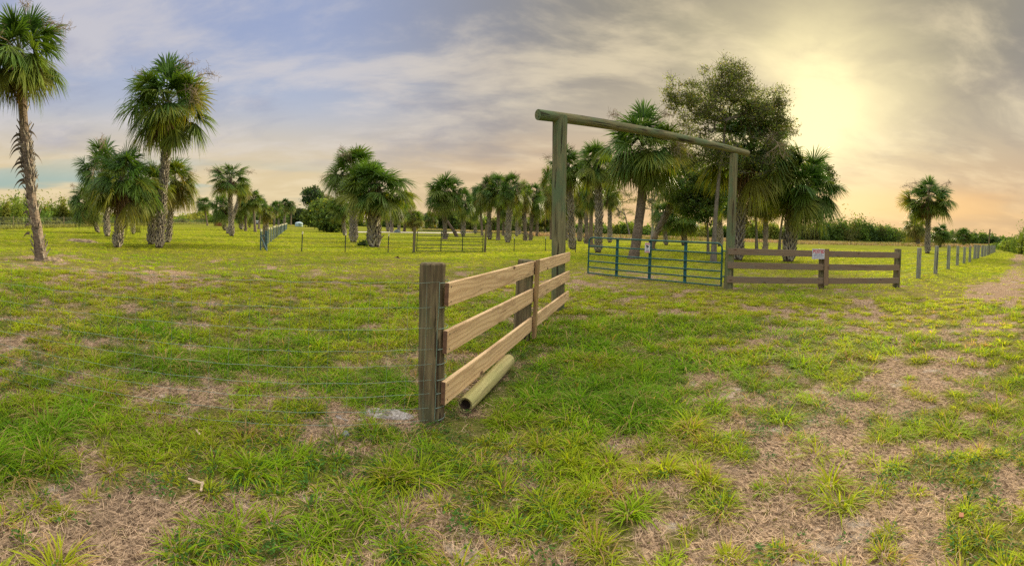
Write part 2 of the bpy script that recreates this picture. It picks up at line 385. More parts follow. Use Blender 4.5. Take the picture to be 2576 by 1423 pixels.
# lush dark tufts and swards
for a in [(1500, 960, 1.4, 1.0, .5, .9), (1350, 1010, .8, .6, .5, .9), (1620, 1020, .8, .5, .5, .8), (1180, 1080, .6, .3, .7, .5), (1450, 850, 1.8, 1.1, .4, .7), (1600, 820, 2.2, 1.0, .3, .4), (1300, 880, .3, .3, .5, .5),
          (1340, 845, .25, .3, .8, .8), (1560, 1270, .6, .2, .4, .35), (1420, 1330, .5, .2, .4, .4), (1150, 1180, .8, .25, .5, .3), (640, 1370, .7, .2, .6, .75), (980, 1350, .4, .2, .6, .6), (700, 1190, .55, .3, .6, .35),
          (380, 1130, .5, .3, .6, .3), (170, 990, .35, .35, .6, .6), (30, 1060, .5, .4, .7, .5), (40, 1200, .3, .2, .7, .3), (330, 925, .6, .4, .6, .5), (600, 930, 1.2, .5, .5, .4), (850, 970, .7, .4, .5, .5), (980, 960, .5, .5, .5, .6),
          (780, 840, 1.8, 1.4, .4, .45), (900, 760, 3.2, 1.8, .4, .5), (440, 850, 1.2, .6, .4, .4), (1100, 770, 1.2, 1.2, .4, .3), (1860, 1080, 1.0, .4, .4, .3), (1900, 1000, .5, .4, .3, .2), (2130, 920, .8, .6, .5, .3),
          (2380, 1100, .7, .6, .3, .15), (2520, 900, 1.5, 2.0, .2, .1), (2100, 740, 4, .5, .5, .35), (2320, 705, 3, .6, .4, .2), (1780, 1290, .2, .12, .7, .2), (2480, 1290, .5, .4, .3, .2), (250, 640, 6, 1.5, .3, .35), (120, 690, 1.5, .5, .5, .4)]: patch(*a)
RDIR = (math.sin(R(63.3)), math.cos(R(63.3)))           # the direction of the boundary fence on the right
RP0 = ground(2310, 700)
def path_off(x, y):                                      # signed metres right of that fence
    return (x - RP0.x) * RDIR[1] - (y - RP0.y) * RDIR[0], (x - RP0.x) * RDIR[0] + (y - RP0.y) * RDIR[1]
TRACK = [(ground(X, Y).x, ground(X, Y).y) for X, Y in ((2562, 640), (2545, 680), (2500, 740), (2440, 820), (2370, 900), (2280, 990), (2150, 1130), (2020, 1260), (1900, 1400))]
def cover(x, y):
    """grass cover 0..1 and lushness 0..1"""
    x = np.asarray(x, float); y = np.asarray(y, float); d = np.hypot(x, y)
    c = .535 + .125 * smoothN(d, 4, 9) + (fbm(x, y, .35, 3, 1) - .5) * .6 + (fbm(x, y, 2.3, 2, 2) - .5) * 1.5 + (fbm(x, y, 6.5, 2, 12) - .5) * 1.3 * (1 - smoothN(d, 10, 18))
    l = .17 + (fbm(x, y, .25, 3, 3) - .5) * .9 + (fbm(x, y, 1.1, 2, 4) - .5) * .9
    far = smoothN(d, 12, 30); c = c * (1 - far) + far * (.86 + (fbm(x, y, .12, 3, 6) - .5) * .7); l = l * (1 - far * .4)
    wx = x + (fbm(x, y, 1.1, 2, 21) - .5) * .5; wy = y + (fbm(x, y, 1.1, 2, 22) - .5) * .5
    for px, py, rx, ry, dc, dl, a in PATCH:
        u = (wx - px) * math.cos(a) - (wy - py) * math.sin(a); v = (wx - px) * math.sin(a) + (wy - py) * math.cos(a)
        k = np.exp(-((u / rx) ** 2 + (v / ry) ** 2) * 1.25); c = c + dc * k * (.42 if dc < 0 else .55); l = l + dl * k * .75
    for (ax, ay), (bx_, by_) in zip(TRACK, TRACK[1:]):
        t_ = np.clip(((wx - ax) * (bx_ - ax) + (wy - ay) * (by_ - ay)) / ((bx_ - ax) ** 2 + (by_ - ay) ** 2), 0, 1)
        dd = np.hypot(wx - ax - t_ * (bx_ - ax), wy - ay - t_ * (by_ - ay)); c = c - .14 * np.exp(-(dd / .55) ** 2)
    o, t = path_off(x, y)
    k = np.exp(-((o - 4.2 + .6 * (fbm(x, y, .3, 2, 8) - .5)) / 1.0) ** 2) * smoothN(t, -14, -4) + .7 * np.exp(-((o - 6.6) / .7) ** 2) * smoothN(t, -2, 6)
    c = c - .46 * k
    return np.clip(c, 0, 1), np.clip(l, 0, 1)

# colours of living and dry grass (reflectance)
GY = np.array([0.40, 0.48, 0.028]); GG = np.array([0.27, 0.43, 0.016]); GD = np.array([0.10, 0.27, 0.018]); GT = np.array([0.52, 0.37, 0.17])
def grasscol(l, rnd, dry):
    l = l[:, None]; r = rnd[:, None]
    c = GY * (1 - smoothN(l, .15, .65)) + GG * smoothN(l, .15, .65)
    c = c * (1 - .7 * smoothN(l, .6, 1.1)) + GD * .7 * smoothN(l, .6, 1.1)
    c = c * (.65 + .7 * r)
    return np.where(dry[:, None], GT * (.6 + .7 * r), c)

# ground sheet: rings around the viewpoint, fine near and in front, out past the horizon
def ring(nr, na, r0, r1):
    r = np.concatenate([[0], np.geomspace(r0, r1, nr)]); a = np.linspace(-math.pi, math.pi, na, endpoint=False)
    # finer in front
    a = a + .42 * np.sin(a) * -1
    RR, AA = np.meshgrid(r, a, indexing='ij'); return RR * np.sin(AA), RR * np.cos(AA), nr + 1, na
gx, gy, nr, na = ring(300, 620, .35, 5000)
V = np.stack([gx, gy, relief(gx, gy)], -1).reshape(-1, 3)
cc, ll = cover(V[:, 0], V[:, 1])
i = np.arange(nr - 1)[:, None] * na; j = np.arange(na)[None, :]; j2 = (j + 1) % na
Q = np.stack([i + j, i + na + j, i + na + j2, i + j2], -1).reshape(-1, 4)
b = MB(); b.add(V, [Q], np.stack([cc, ll, np.zeros_like(cc)], 1))
m, g, out = mat('ground_soil_and_thatch')
a = g.n('ShaderNodeAttribute', attribute_name='col').outputs['Color']; ac, al, _ = g.sep(a)
ob = g.n('ShaderNodeTexCoord').outputs['Object']
fine = g.noise(ob, 26, 5, .7); med = g.noise(ob, 3.0, 5, .65); big = g.noise(ob, .35, 4, .6); strand = g.noise(g.mapping(ob, (60, 9, 1), (0, 0, .6)), 1.0, 3, .6, 1.2)
strand2 = g.noise(g.mapping(ob, (9, 60, 1), (0, 0, .2)), 1.0, 3, .6, 1.2)
thatch = g.mix(g.ss(strand, .40, .62), (0.18, 0.12, 0.08), (0.56, 0.40, 0.27))
thatch = g.mix(g.m('MULTIPLY', g.ss(strand2, .48, .66), .7), thatch, (0.50, 0.35, 0.24))
thatch = g.mix(g.ss(fine, .55, .38), thatch, (0.11, 0.075, 0.05))
thatch = g.mix(g.m('MULTIPLY', g.ss(g.noise(ob, 1.1, 4, .6), .52, .68), .55), thatch, (0.26, 0.19, 0.13)); thatch = g.mix(g.m('MULTIPLY', g.ss(med, .56, .68), .6), thatch, (0.50, 0.45, 0.40))
gr = g.mix(g.ss(fine, .38, .64), (0.10, 0.085, 0.03), (0.30, 0.25, 0.09))
gr = g.mix(g.m('MULTIPLY', al, .7), gr, (0.07, 0.11, 0.02))
fr = g.mix(g.ss(med, .40, .60), (0.09, 0.13, 0.012), (0.34, 0.34, 0.024)); fr = g.mix(g.m('MULTIPLY', g.ss(fine, .45, .7), .5), fr, (0.10, 0.13, 0.012)); 
fr = g.mix(g.m('MULTIPLY', al, .8), fr, (0.09, 0.19, 0.012)); mott = g.noise(ob, .9, 5, .65); fr = g.mix(g.m('MULTIPLY', g.ss(mott, .50, .66), .6), fr, (0.30, 0.24, 0.09))
cdist = g.vm('LENGTH', ob, out='Value')
fr = g.mix(g.m('MULTIPLY', g.ss(cdist, 45, 110), .65), fr, g.mix(g.ss(g.noise(ob, .12, 6, .7), .4, .6), (0.10, 0.135, 0.02), (0.24, 0.22, 0.05)))
gr = g.mix(g.ss(cdist, 10, 30), gr, fr)
gr = g.mix(g.m('MULTIPLY', g.ss(big, .55, .72), .35), gr, (0.42, 0.33, 0.10))
k = g.ss(g.m('ADD', ac, g.m('MULTIPLY', g.m('SUBTRACT', fine, .5), .9)), .34, .66)
col = g.mix(k, thatch, gr)
df = g.n('ShaderNodeBsdfDiffuse'); g.put(df.inputs[0], col); bp = g.n('ShaderNodeBump'); bp.inputs['Strength'].default_value = .8; bp.inputs['Distance'].default_value = .03
g.put(bp.inputs['Height'], g.m('ADD', fine, g.m('MULTIPLY', strand, .6))); g.nt.links.new(bp.outputs[0], df.inputs['Normal']); g.nt.links.new(df.outputs[0], out.inputs[0])
M['ground'] = m
tag(b.obj('ground', m, smooth=True), kind='structure')

# pale sand thrown up beside the corner post, a mound at the leaning palm
def mound(name, c, rx, ry, h, m, label, cat, seed=3):
    n = 28; b = MB(); V = []; Q = []
    for i in range(n + 1):
        for j in range(n + 1):
            u, v = i / n * 2 - 1, j / n * 2 - 1; x, y = c.x + u * rx, c.y + v * ry
            k = max(0, 1 - (u * u + v * v) * (1 + .5 * (float(fbm(np.array([x]), np.array([y]), 3.1, 2, seed)[0]) - .5)))
            V.append((x, y, gz((x, y)) - .03 + (h + .03) * min(1, k * 1.6) * (.55 + .9 * float(fbm(np.array([x]), np.array([y]), 7, 3, seed + 1)[0]))))
    for i in range(n):
        for j in range(n): Q.append((i * (n + 1) + j, (i + 1) * (n + 1) + j, (i + 1) * (n + 1) + j + 1, i * (n + 1) + j + 1))
    b.add(V, [np.array(Q)]); o = b.obj(name, m, smooth=True); return tag(o, label, cat, kind='structure')
m, g, out = mat('pale_sand')
ob = g.n('ShaderNodeTexCoord').outputs['Object']; n1 = g.noise(ob, 9, 5, .7); n2 = g.noise(ob, 40, 4, .7)
principled(g, out, g.mix(g.ss(n1, .36, .60), (0.15, 0.12, 0.10), g.mix(g.ss(n2, .3, .7), (0.22, 0.19, 0.17), (0.55, 0.52, 0.51))), .95, g.m('ADD', n1, g.m('MULTIPLY', n2, .4)), .8, .03)
mound('sand_patch', ground(975, 1045), .30, .13, .012, m, 'patch of pale loose sand at the foot of the near corner post', 'sand', 3)
mound('sand_patch', ground(880, 1050), .18, .07, .008, m, 'small streak of pale sand left of the near corner post', 'sand', 8)
m2, g, out = mat('brown_earth')
n1 = g.noise(g.n('ShaderNodeTexCoord').outputs['Object'], 7, 5, .7)
principled(g, out, g.mix(g.ss(n1, .4, .62), (0.11, 0.075, 0.045), (0.40, 0.29, 0.17)), .95, n1, .8, .03)
mound('earth_mound', ground(128, 656), .75, .45, .10, m2, 'low earth mound at the foot of the tall leaning palm', 'mound', 5)
mound('earth_mound', ground(205, 607), 1.6, .5, .10, m2, 'low strip of bare brown earth in the left field', 'mound', 6)
# the white sand drive between the palms
b = MB(); pts = [(880, 583.5), (960, 583.5), (1040, 584.5), (1100, 585.5), (1180, 584), (1300, 583), (1420, 584)]
top = [ground(X, Y - 1.0) for X, Y in pts]; bot = [ground(X, Y + 1.5) for X, Y in pts]
V = [(p.x, p.y, .03) for p in top] + [(p.x, p.y, .03) for p in bot]; n = len(pts)
b.add(V, [np.array([(i, i + 1, n + i + 1, n + i) for i in range(n - 1)])])
tag(b.obj('road', plain('white_sand_drive', (0.50, 0.46, 0.38), .9, 0, .1, .5)), 'pale sand drive running between the palms', 'road', kind='structure')

# ------------------------------------------------------------------ grass: real blades in tufts
def blades(bx, by, az, L, lean, wd, colr, rows=3, curl=.5, tipdry=None):
    """numpy arrays -> (V, faces, colours); lean: 0 upright .. 1.2 flat"""
    n = len(bx); ts = np.linspace(0, 1, rows)
    bz = relief(bx, by) - .01
    hx, hy = np.sin(az), np.cos(az)
    V = np.zeros((n, rows * 2 - 1, 3), np.float32); C = np.zeros((n, rows * 2 - 1, 3), np.float32)
    tw = RNG.uniform(-.9, .9, n); px, py = np.cos(az + tw), -np.sin(az + tw)
    for i, t in enumerate(ts):
        ang = lean + curl * t * t
        hor = L * t * np.sin(np.clip(lean + curl * t * .8, 0, 2.2)); ver = L * t * np.cos(np.clip(lean + curl * t * .8, 0, 2.2))
        cx = bx + hx * hor; cyy = by + hy * hor; cz = bz + np.maximum(ver, .004 + t * .01)
        k = (.75, 1.0, .8, .5)[min(i, 3)] * wd * .5
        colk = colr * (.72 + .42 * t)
        if tipdry is not None and t > .6: colk = np.where(tipdry[:, None], GT * 1.0, colk)
        if i < rows - 1:
            V[:, 2 * i] = np.stack([cx - px * k, cyy - py * k, cz], 1); V[:, 2 * i + 1] = np.stack([cx + px * k, cyy + py * k, cz], 1)
            C[:, 2 * i] = colk; C[:, 2 * i + 1] = colk
        else:
            V[:, 2 * i] = np.stack([cx, cyy, cz], 1); C[:, 2 * i] = colk
    st = (np.arange(n) * (rows * 2 - 1))[:, None]
    q = [st + np.array([[2 * i, 2 * i + 1, 2 * i + 3, 2 * i + 2]]) for i in range(rows - 2)]
    t3 = st + np.array([[2 * rows - 4, 2 * rows - 3, 2 * rows - 2]])
    return V.reshape(-1, 3), q + [t3], C.reshape(-1, 3)
def scatter(n, d0, d1, amax, p=1.0):
    u = RNG.random(n); d = (d0 ** (2 * p) + u * (d1 ** (2 * p) - d0 ** (2 * p))) ** (1 / (2 * p)); a = RNG.uniform(-amax, amax, n)
    return d * np.sin(a), d * np.cos(a)
LG0, LG1 = ground(1168, 1062), ground(1290, 925)
def near_fix(x, y):       # trodden short along the log and round the corner post
    ax, ay, bx_, by_ = LG0.x, LG0.y, LG1.x, LG1.y; t_ = np.clip(((x - ax) * (bx_ - ax) + (y - ay) * (by_ - ay)) / ((bx_ - ax) ** 2 + (by_ - ay) ** 2), -.1, 1)
    d1 = np.hypot(x - ax - t_ * (bx_ - ax), y - ay - t_ * (by_ - ay)); q_ = ground(1084, 1060); d2 = np.hypot(x - q_.x, y - q_.y)
    return .22 + .78 * smoothN(np.minimum(d1, d2 + .08), .14, .34)
def tufts(b, n, d0, d1, k0, k1, Ls, wd, rad, rows, thr, amax=1.30, p=1.0, curl=(.3, 1.1), floor=0.0, cm=1.0):
    x, y = scatter(n, d0, d1, amax, p); c, l = cover(x, y)
    loc = fbm(x, y, 3.5, 2, 31)
    keep = ((c + (loc - .5) * .35 + RNG.uniform(-.30, .30, n)) > thr) | (RNG.random(n) < floor); x, y, c, l = x[keep], y[keep], c[keep], l[keep]
    k = RNG.integers(k0, k1, len(x)); sz = RNG.uniform(.55, 1.15, len(x)) * (.55 + .9 * l)
    idx = np.repeat(np.arange(len(x)), k); m = len(idx)
    az = RNG.uniform(-math.pi, math.pi, m); rr = np.sqrt(RNG.random(m)) * rad * sz[idx]
    bx = x[idx] + rr * np.sin(az); by = y[idx] + rr * np.cos(az)
    az2 = az + RNG.normal(0, .6, m); L = Ls * sz[idx] * RNG.uniform(.5, 1.15, m)
    L = L * near_fix(bx, by)
    lean = np.clip(rr / (rad + 1e-6) * .75 + RNG.normal(.12, .16, m), .02, 1.35)
    tint = RNG.random(len(x)); dryt = RNG.random(len(x)) < (.05 if d0 < 10 else .015)
    dry = (RNG.random(m) < (.05 + .10 * (1 - c[idx])) * (1 if d0 < 10 else .4)) | (dryt[idx] & (RNG.random(m) < .6))
    colr = grasscol(np.clip(l[idx] + (tint[idx] - .5) * .55, 0, 1), np.clip(.5 + (tint[idx] - .5) * .5 + RNG.normal(0, .16, m), 0, 1), dry)
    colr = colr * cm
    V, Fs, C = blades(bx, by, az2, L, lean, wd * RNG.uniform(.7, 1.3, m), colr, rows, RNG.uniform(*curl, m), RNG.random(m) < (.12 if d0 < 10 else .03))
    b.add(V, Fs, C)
QN = 1.0
b = MB()
# short mat that follows the cover, then the tufts, in bands of distance
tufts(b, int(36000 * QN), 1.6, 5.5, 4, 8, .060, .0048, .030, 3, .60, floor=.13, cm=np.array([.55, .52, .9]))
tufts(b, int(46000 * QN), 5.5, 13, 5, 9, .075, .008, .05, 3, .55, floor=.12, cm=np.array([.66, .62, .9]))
tufts(b, int(1500 * QN), 1.7, 5.5, 30, 100, .175, .0062, .075, 4, .50, curl=(.5, 1.8), floor=.14)
tufts(b, int(190 * QN), 1.7, 5.5, 60, 130, .27, .0082, .10, 4, .55, curl=(.5, 1.6), floor=.06)
tufts(b, int(900 * QN), 1.7, 5.5, 16, 40, .14, .0060, .05, 4, .40, curl=(.5, 1.5), floor=.25)
tufts(b, int(4600 * QN), 5.5, 13, 35, 80, .21, .0108, .115, 4, .50, curl=(.5, 1.5), floor=.08)
tufts(b, int(15000 * QN), 13, 30, 9, 16, .14, .019, .15, 3, .42, p=.85)
tufts(b, int(15000 * QN), 30, 75, 6, 9, .15, .045, .3, 3, .35, p=.7, amax=1.22)
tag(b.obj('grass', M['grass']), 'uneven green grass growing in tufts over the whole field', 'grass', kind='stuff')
# broad-leaved weeds close to the soil
b = MB(); x, y = scatter(52000, 1.7, 9, 1.25); c, l = cover(x, y); w_ = fbm(x, y, 1.3, 3, 44)
k = (w_ + (fbm(x, y, 5, 2, 45) - .5) * .4 > .50) & (c > .22) & (RNG.random(len(x)) < .9); x, y = x[k], y[k]; m = len(x) * 3
idx = np.repeat(np.arange(len(x)), 3); az = RNG.uniform(-3.14, 3.14, m)
x, y = x[idx] + RNG.normal(0, .012, m), y[idx] + RNG.normal(0, .012, m); s = RNG.uniform(.007, .016, m); z = relief(x, y) + RNG.uniform(.005, .05, m)
dx_, dy_ = np.sin(az), np.cos(az); tz = RNG.uniform(-.3, .5, m)
P = np.stack([x, y, z], 1); U = np.stack([dx_ * s, dy_ * s, tz * s], 1); W_ = np.stack([dy_ * s * .55, -dx_ * s * .55, s * 0], 1)
V = np.stack([P, P + U * .9 + W_, P + U * 2, P + U * .9 - W_], 1).reshape(-1, 3)
cw = np.array([.07, .16, .03]) * RNG.uniform(.6, 1.7, m)[:, None]; b.add(V, [np.arange(m * 4).reshape(-1, 4)], np.repeat(cw, 4, 0))
tag(b.obj('weeds', M['grass']), 'small dark green broad-leaved weeds creeping between the grass tufts', 'weeds', kind='stuff')
# dead straw lying on the bare places
b = MB(); x, y = scatter(230000, 1.6, 13, 1.3, .62); c, l = cover(x, y); q_ = ground(985, 1045); k = (RNG.random(len(x)) < np.clip(1.25 - c * 1.2, .1, 1)) & ((np.hypot(x - q_.x, y - q_.y) > .2) | (RNG.random(len(x)) < .1)); x, y = x[k], y[k]; m = len(x)
az = RNG.uniform(-3.14, 3.14, m); wd = np.where(np.hypot(x, y) > 6, .0065, .0031)
colr = np.array([.60, .44, .30]) * RNG.uniform(.45, 1.35, m)[:, None] * np.where(RNG.random(m) < .2, .5, 1)[:, None]
V, Fs, C = blades(x, y, az, RNG.uniform(.025, .10, m), RNG.uniform(1.2, 1.55, m), wd, colr, 3, RNG.uniform(-.2, .2, m)); V[:, 2] += .012
b.add(V, Fs, C); tag(b.obj('dry_straw', M['straw']), 'tan dead grass lying flat over the bare patches', 'straw', kind='stuff')
# ------------------------------------------------------------------ near board fence, entrance frame, gate, right board fence
def postobj(name, base, top, r0, r1, m, parent, sides=18, sink=.15, chamfer=.012, wob=.012):
    """round post between two world points; mesh is local to base, which is also its origin"""
    base, top = Vector(base), Vector(top); v = top - base; b = MB(); d = v.normalized()
    n = 9; pts = [-d * sink] + [v * (i / n) for i in range(n)] + [v - d * chamfer, v]
    rad = [r0 * 1.0] + [r0 + (r1 - r0) * i / n for i in range(n)] + [r1, r1 - chamfer * .8]
    b.tube([Vector(p) for p in pts], rad, sides, wob=wob)
    o = b.obj(name, m, parent, Matrix.Translation(base - (parent.location if parent else Vector()))); return o
def board(name, p0, p1, hgt, thk, m, parent, endm=None, bev=.004, nv=None):
    p0, p1 = Vector(p0), Vector(p1); X = (p1 - p0); L = X.length; X.normalize(); Y = Vector((0, 0, 1)).cross(X).normalized() if nv is None else (nv - X * nv.dot(X)).normalized(); Z = X.cross(Y)
    b = MB(); b.box(L, thk, hgt, bev=bev)
    Mx = Matrix((X, Y, Z)).transposed().to_4x4(); Mx.translation = (p0 + p1) / 2 - (parent.location if parent else Vector())
    o = b.obj(name, [m] + ([endm] if endm else []), parent, Mx)
    if endm:
        for sx_ in (-1, 1):
            for sz_ in (-.32, .32):
                nb = MB(); nb.tube([(0, 0, 0), (0, -.0015, 0)], .0075, 8); nb.obj('nail', M['hinge'], o, Matrix.Translation((sx_ * (L / 2 - .045), -thk / 2 - .0005, hgt * sz_)))
        for f in o.data.polygons:
            if abs(f.normal.x) > .8: f.material_index = 1
    return o
def on(X, Y): p = ground(X, Y); p.z = gz(p); return p
P1, P2, GL, GRp = on(1084, 1060), on(1318, 861), on(1403, 779), on(1832, 724)
line = (GL - P1); line.z = 0; t = line.normalized(); nrm = Vector((t.y, -t.x, 0))
P2 = P1 + t * ((P2 - P1).dot(t)); P2.z = gz(P2)
f = empty('board_fence', P1, 'pale new three-board fence in the foreground ending at the entrance post', 'fence')
postobj('post', P1, at(1088, 661, hd(P1)), .107, .106, M['post'], f, 24, wob=.03)
postobj('post', P2 + nrm * -.02, at(1324, 653, hd(P2)), .122, .118, M['post'], f, 20, wob=.02)
for hz, dz in ((1.055, 0), (.675, -.003), (.268, .004)):
    j = P1 + t * ((P2 - P1).length + .05); o = nrm * .122
    a = P1 + t * -.05 + o; e = j - t * .03 + o
    board('rail', (a.x, a.y, hz + .0), (e.x, e.y, hz + .0 + dz), .187, .040, M['board'], f, M['boardend'])
    a = j - t * .024 + o; e = GL + t * .17 + nrm * .17
    board('rail', (a.x, a.y, hz + dz), (e.x, e.y, hz + .01), .187, .040, M['board'], f, M['boardend'])
j = P1 + t * ((P2 - P1).length + .03) + nrm * .165
board('batten', (j.x, j.y, .07), (j.x + .012, j.y, 1.17), .135, .038, M['batten'], f, nv=nrm)
# small nail heads on the boards
# entrance frame: two tall poles and a log across
gf = empty('entrance_frame', GL, 'tall entrance frame of two round poles carrying a long log', 'gateway')
GLt = at(1409, 291, hd(GL)); GRt = at(1847, 387, hd(GRp))
postobj('post', GL, GLt, .133, .150, M['postgreen'], gf, 24, wob=.02)
postobj('post', GRp, GRt, .142, .125, M['postgreen'], gf, 24, wob=.02)
dirn = (GRt - GLt); dirn.z = 0; ll_ = dirn.length; dirn.normalize()
a = GLt - dirn * .58; e = GRt + dirn * .95; a = at(1353, 288, hd(a)); e = at(1880, 385, hd(e))
b = MB(); n = 16; pts = []; rad = []
for i in range(n + 1):
    q = i / n; p = a.lerp(e, q); p.z += .02 * math.sin(q * math.pi); pts.append(p - a); rad.append(.105 - .004 * q)
X = (e - a).normalized(); Yv = Vector((0, 0, 1)).cross(X).normalized(); Zm = Matrix((Yv, Yv.cross(X) * -1, X)).transposed()
loc = [Zm.transposed() @ p for p in pts]
b.tube([loc[0] - Vector((0, 0, .0))] + loc[1:-1] + [loc[-1]], rad, 24, wob=.012)
Mx = Zm.to_4x4(); Mx.translation = a - gf.location
b.obj('lintel', M['postgreen'], gf, Mx)
# green tubular gate, hinged on the right pole and swung open into the field
H0 = GRp + Vector((-.20, .10, 0)); E0 = at(1479, 690, 17.1); E0.z = 0
gd = (E0 - H0); gd.z = 0; GLn = gd.length; gd.normalize()
gate = empty('tube_gate', (H0.x, H0.y, 0), 'blue-green tubular steel gate hinged on the right entrance pole', 'gate')
def gatebuild(root, L, z0, z1, levels, r, Mtube, Mup, ups, upw, arc=.16, rl=None):
    """local X along the gate from hinge; top tube bends down into the end stiles"""
    b = MB(); pts = [(0, 0, z0), (0, 0, z1 - arc)] + [(arc - arc * math.cos(q), 0, z1 - arc + arc * math.sin(q)) for q in (R(30), R(60), R(90))]
    pts += [(L / 2, 0, z1)] + [(L - arc + arc * math.sin(q), 0, z1 - arc + arc * math.cos(q)) for q in (0, R(30), R(60), R(90))] + [(L, 0, z0)]
    b.tube(pts, r, 10); b.obj('frame', Mtube, root)
    for z in levels:
        b = MB(); b.tube([(r, 0, z), (L / 3, 0, z + .003), (L * .66, 0, z - .003), (L - r, 0, z)], rl or r * .85, 8); b.obj('bar', Mtube, root)
    for u in ups:
        b = MB(); b.box(upw, upw * .42, z1 - z0, Matrix.Translation((L * u, -r - upw * .21, (z0 + z1) / 2))); b.obj('upright', Mup, root)
gatebuild(gate, GLn, .04, 1.36, (.06, .27, .50, .76, 1.05), .030, M['gategreen'], M['gateupright'], (.245, .50, .76), .10)
gate.rotation_euler.z = math.atan2(gd.y, gd.x)
for z in (.35, 1.12):
    b = MB(); b.tube([(-.16, 0, z), (-.02, 0, z)], .02, 8); b.tube([(-.0, 0, z - .05), (0, 0, z + .05)], .036, 10); b.obj('hinge', M['gategreen'], gate)
# camera warning sign on the gate
def text(body, size, m, parent, loc, rot, name, ext=.0008, sx=1.0):
    cu = bpy.data.curves.new(name, 'FONT'); cu.body = body; cu.size = size; cu.align_x = 'CENTER'; cu.align_y = 'CENTER'; cu.extrude = ext; cu.resolution_u = 3
    cu.offset = size * .035
    ob = bpy.data.objects.new('tmp', cu); COL.objects.link(ob); bpy.context.view_layer.update()
    me = bpy.data.meshes.new_from_object(ob.evaluated_get(bpy.context.evaluated_depsgraph_get())); bpy.data.objects.remove(ob)
    me.name = name; me.materials.clear(); me.materials.append(m)
    o = bpy.data.objects.new(name, me); COL.objects.link(o); o.parent = parent; o.location = loc; o.rotation_euler = rot; o.scale = (sx, 1, 1)
    return o
c0_ = H0 + gd * (GLn * .505); sn = Vector((gd.y, -gd.x, 0)); sn = sn if sn.dot(Vector((-c0_.x, -c0_.y, 0))) > 0 else -sn
def signroot(name, pos, nv, label, cat):
    s = empty(name, pos, label, cat); s.rotation_euler = (0, 0, math.atan2(nv.y, nv.x) + math.pi / 2); return s   # local -Y faces the viewer, X to the right
s = signroot('warning_sign', c0_ + sn * .085 + Vector((0, 0, 1.12)), sn, 'small white camera warning sign with faded red bands on the green gate', 'sign')
b = MB(); b.box(.20, .006, .33); b.obj('plate', M['whitesign'], s)
b = MB(); b.box(.18, .002, .055, Matrix.Translation((0, -.0045, .128))); b.obj('red_band', M['pink'], s)
b = MB(); b.box(.18, .002, .04, Matrix.Translation((0, -.0045, -.138))); b.obj('red_band', M['pink'], s)
b = MB(); b.box(.085, .002, .05, Matrix.Translation((-.008, -.0045, .055)) @ Matrix.Rotation(R(14), 4, 'Y')); b.box(.03, .002, .034, Matrix.Translation((.045, -.0046, .04)) @ Matrix.Rotation(R(14), 4, 'Y'))
b.box(.02, .002, .06, Matrix.Translation((-.004, -.0047, .012)) @ Matrix.Rotation(R(-30), 4, 'Y')); b.box(.05, .002, .014, Matrix.Translation((-.012, -.0048, -.012))); b.obj('camera_symbol', M['black'], s)
b = MB()
for z, w_ in ((-.048, .12), (-.066, .09), (-.09, .14), (-.104, .12)): b.box(w_, .002, .007, Matrix.Translation((0, -.0045, z)))
b.obj('small_print', M['signblue'], s)
# right board fence
RB = on(2254, 723); mid = on(2050, 720); line = RB - GRp; line.z = 0; t2 = line.normalized(); n2 = Vector((t2.y, -t2.x, 0)); n2 = n2 if n2.dot(-GRp) > 0 else -n2
mid = GRp + t2 * ((mid - GRp).dot(t2)); mid.z = gz(mid)
f = empty('board_fence', mid, 'dark weathered three-board fence right of the entrance, carrying the posted sign', 'fence')
postobj('post', mid, (mid.x, mid.y, 1.245), .105, .10, M['post'], f)
postobj('post', RB, (RB.x + .06, RB.y, 1.32), .125, .12, M['post'], f)
for hz in (1.12, .70, .265):
    a = GRp + n2 * .165 + t2 * -.06; e = mid + n2 * .150 + t2 * .02
    board('rail', (a.x, a.y, hz + .01), (e.x, e.y, hz), .195, .040, M['boardold'], f)
    a = mid + n2 * .150 + t2 * .028; e = RB + n2 * .155 + t2 * .02
    board('rail', (a.x, a.y, hz), (e.x, e.y, hz - .01), .195, .040, M['boardold'], f)
j = mid + n2 * .195 + t2 * .10
board('batten', (j.x, j.y, .12), (j.x, j.y, 1.28), .15, .036, M['battenold'], f, nv=n2)
b = MB(); 
c1_ = mid + n2 * .18 + t2 * -.17; s = signroot('posted_sign', c1_ + Vector((0, 0, 1.11)) + n2 * .012, n2, 'white sign reading POSTED in red on the dark board fence', 'sign')
b.box(.43, .006, .32); b.obj('plate', M['whitesign'], s)
b = MB()
for x_, z_, w_, h_ in ((0, .145, .41, .006), (0, -.145, .41, .006), (-.202, 0, .006, .284), (.202, 0, .006, .284)): b.box(w_, .002, h_, Matrix.Translation((x_, -.0042, z_)))
b.obj('border', M['signblue'], s)
text('POSTED', .14, M['red'], s, (0, -.0045, .072), (R(90), 0, 0), 'lettering', sx=.72)
b = MB(); b.box(.33, .002, .006, Matrix.Translation((0, -.0042, .012)))
for z, w_ in ((-.012, .26), (-.032, .34), (-.05, .34), (-.068, .33), (-.09, .28), (-.12, .36)): b.box(w_, .002, .0065, Matrix.Translation((0, -.0042, z)))
b.obj('small_print', M['signblue'], s)

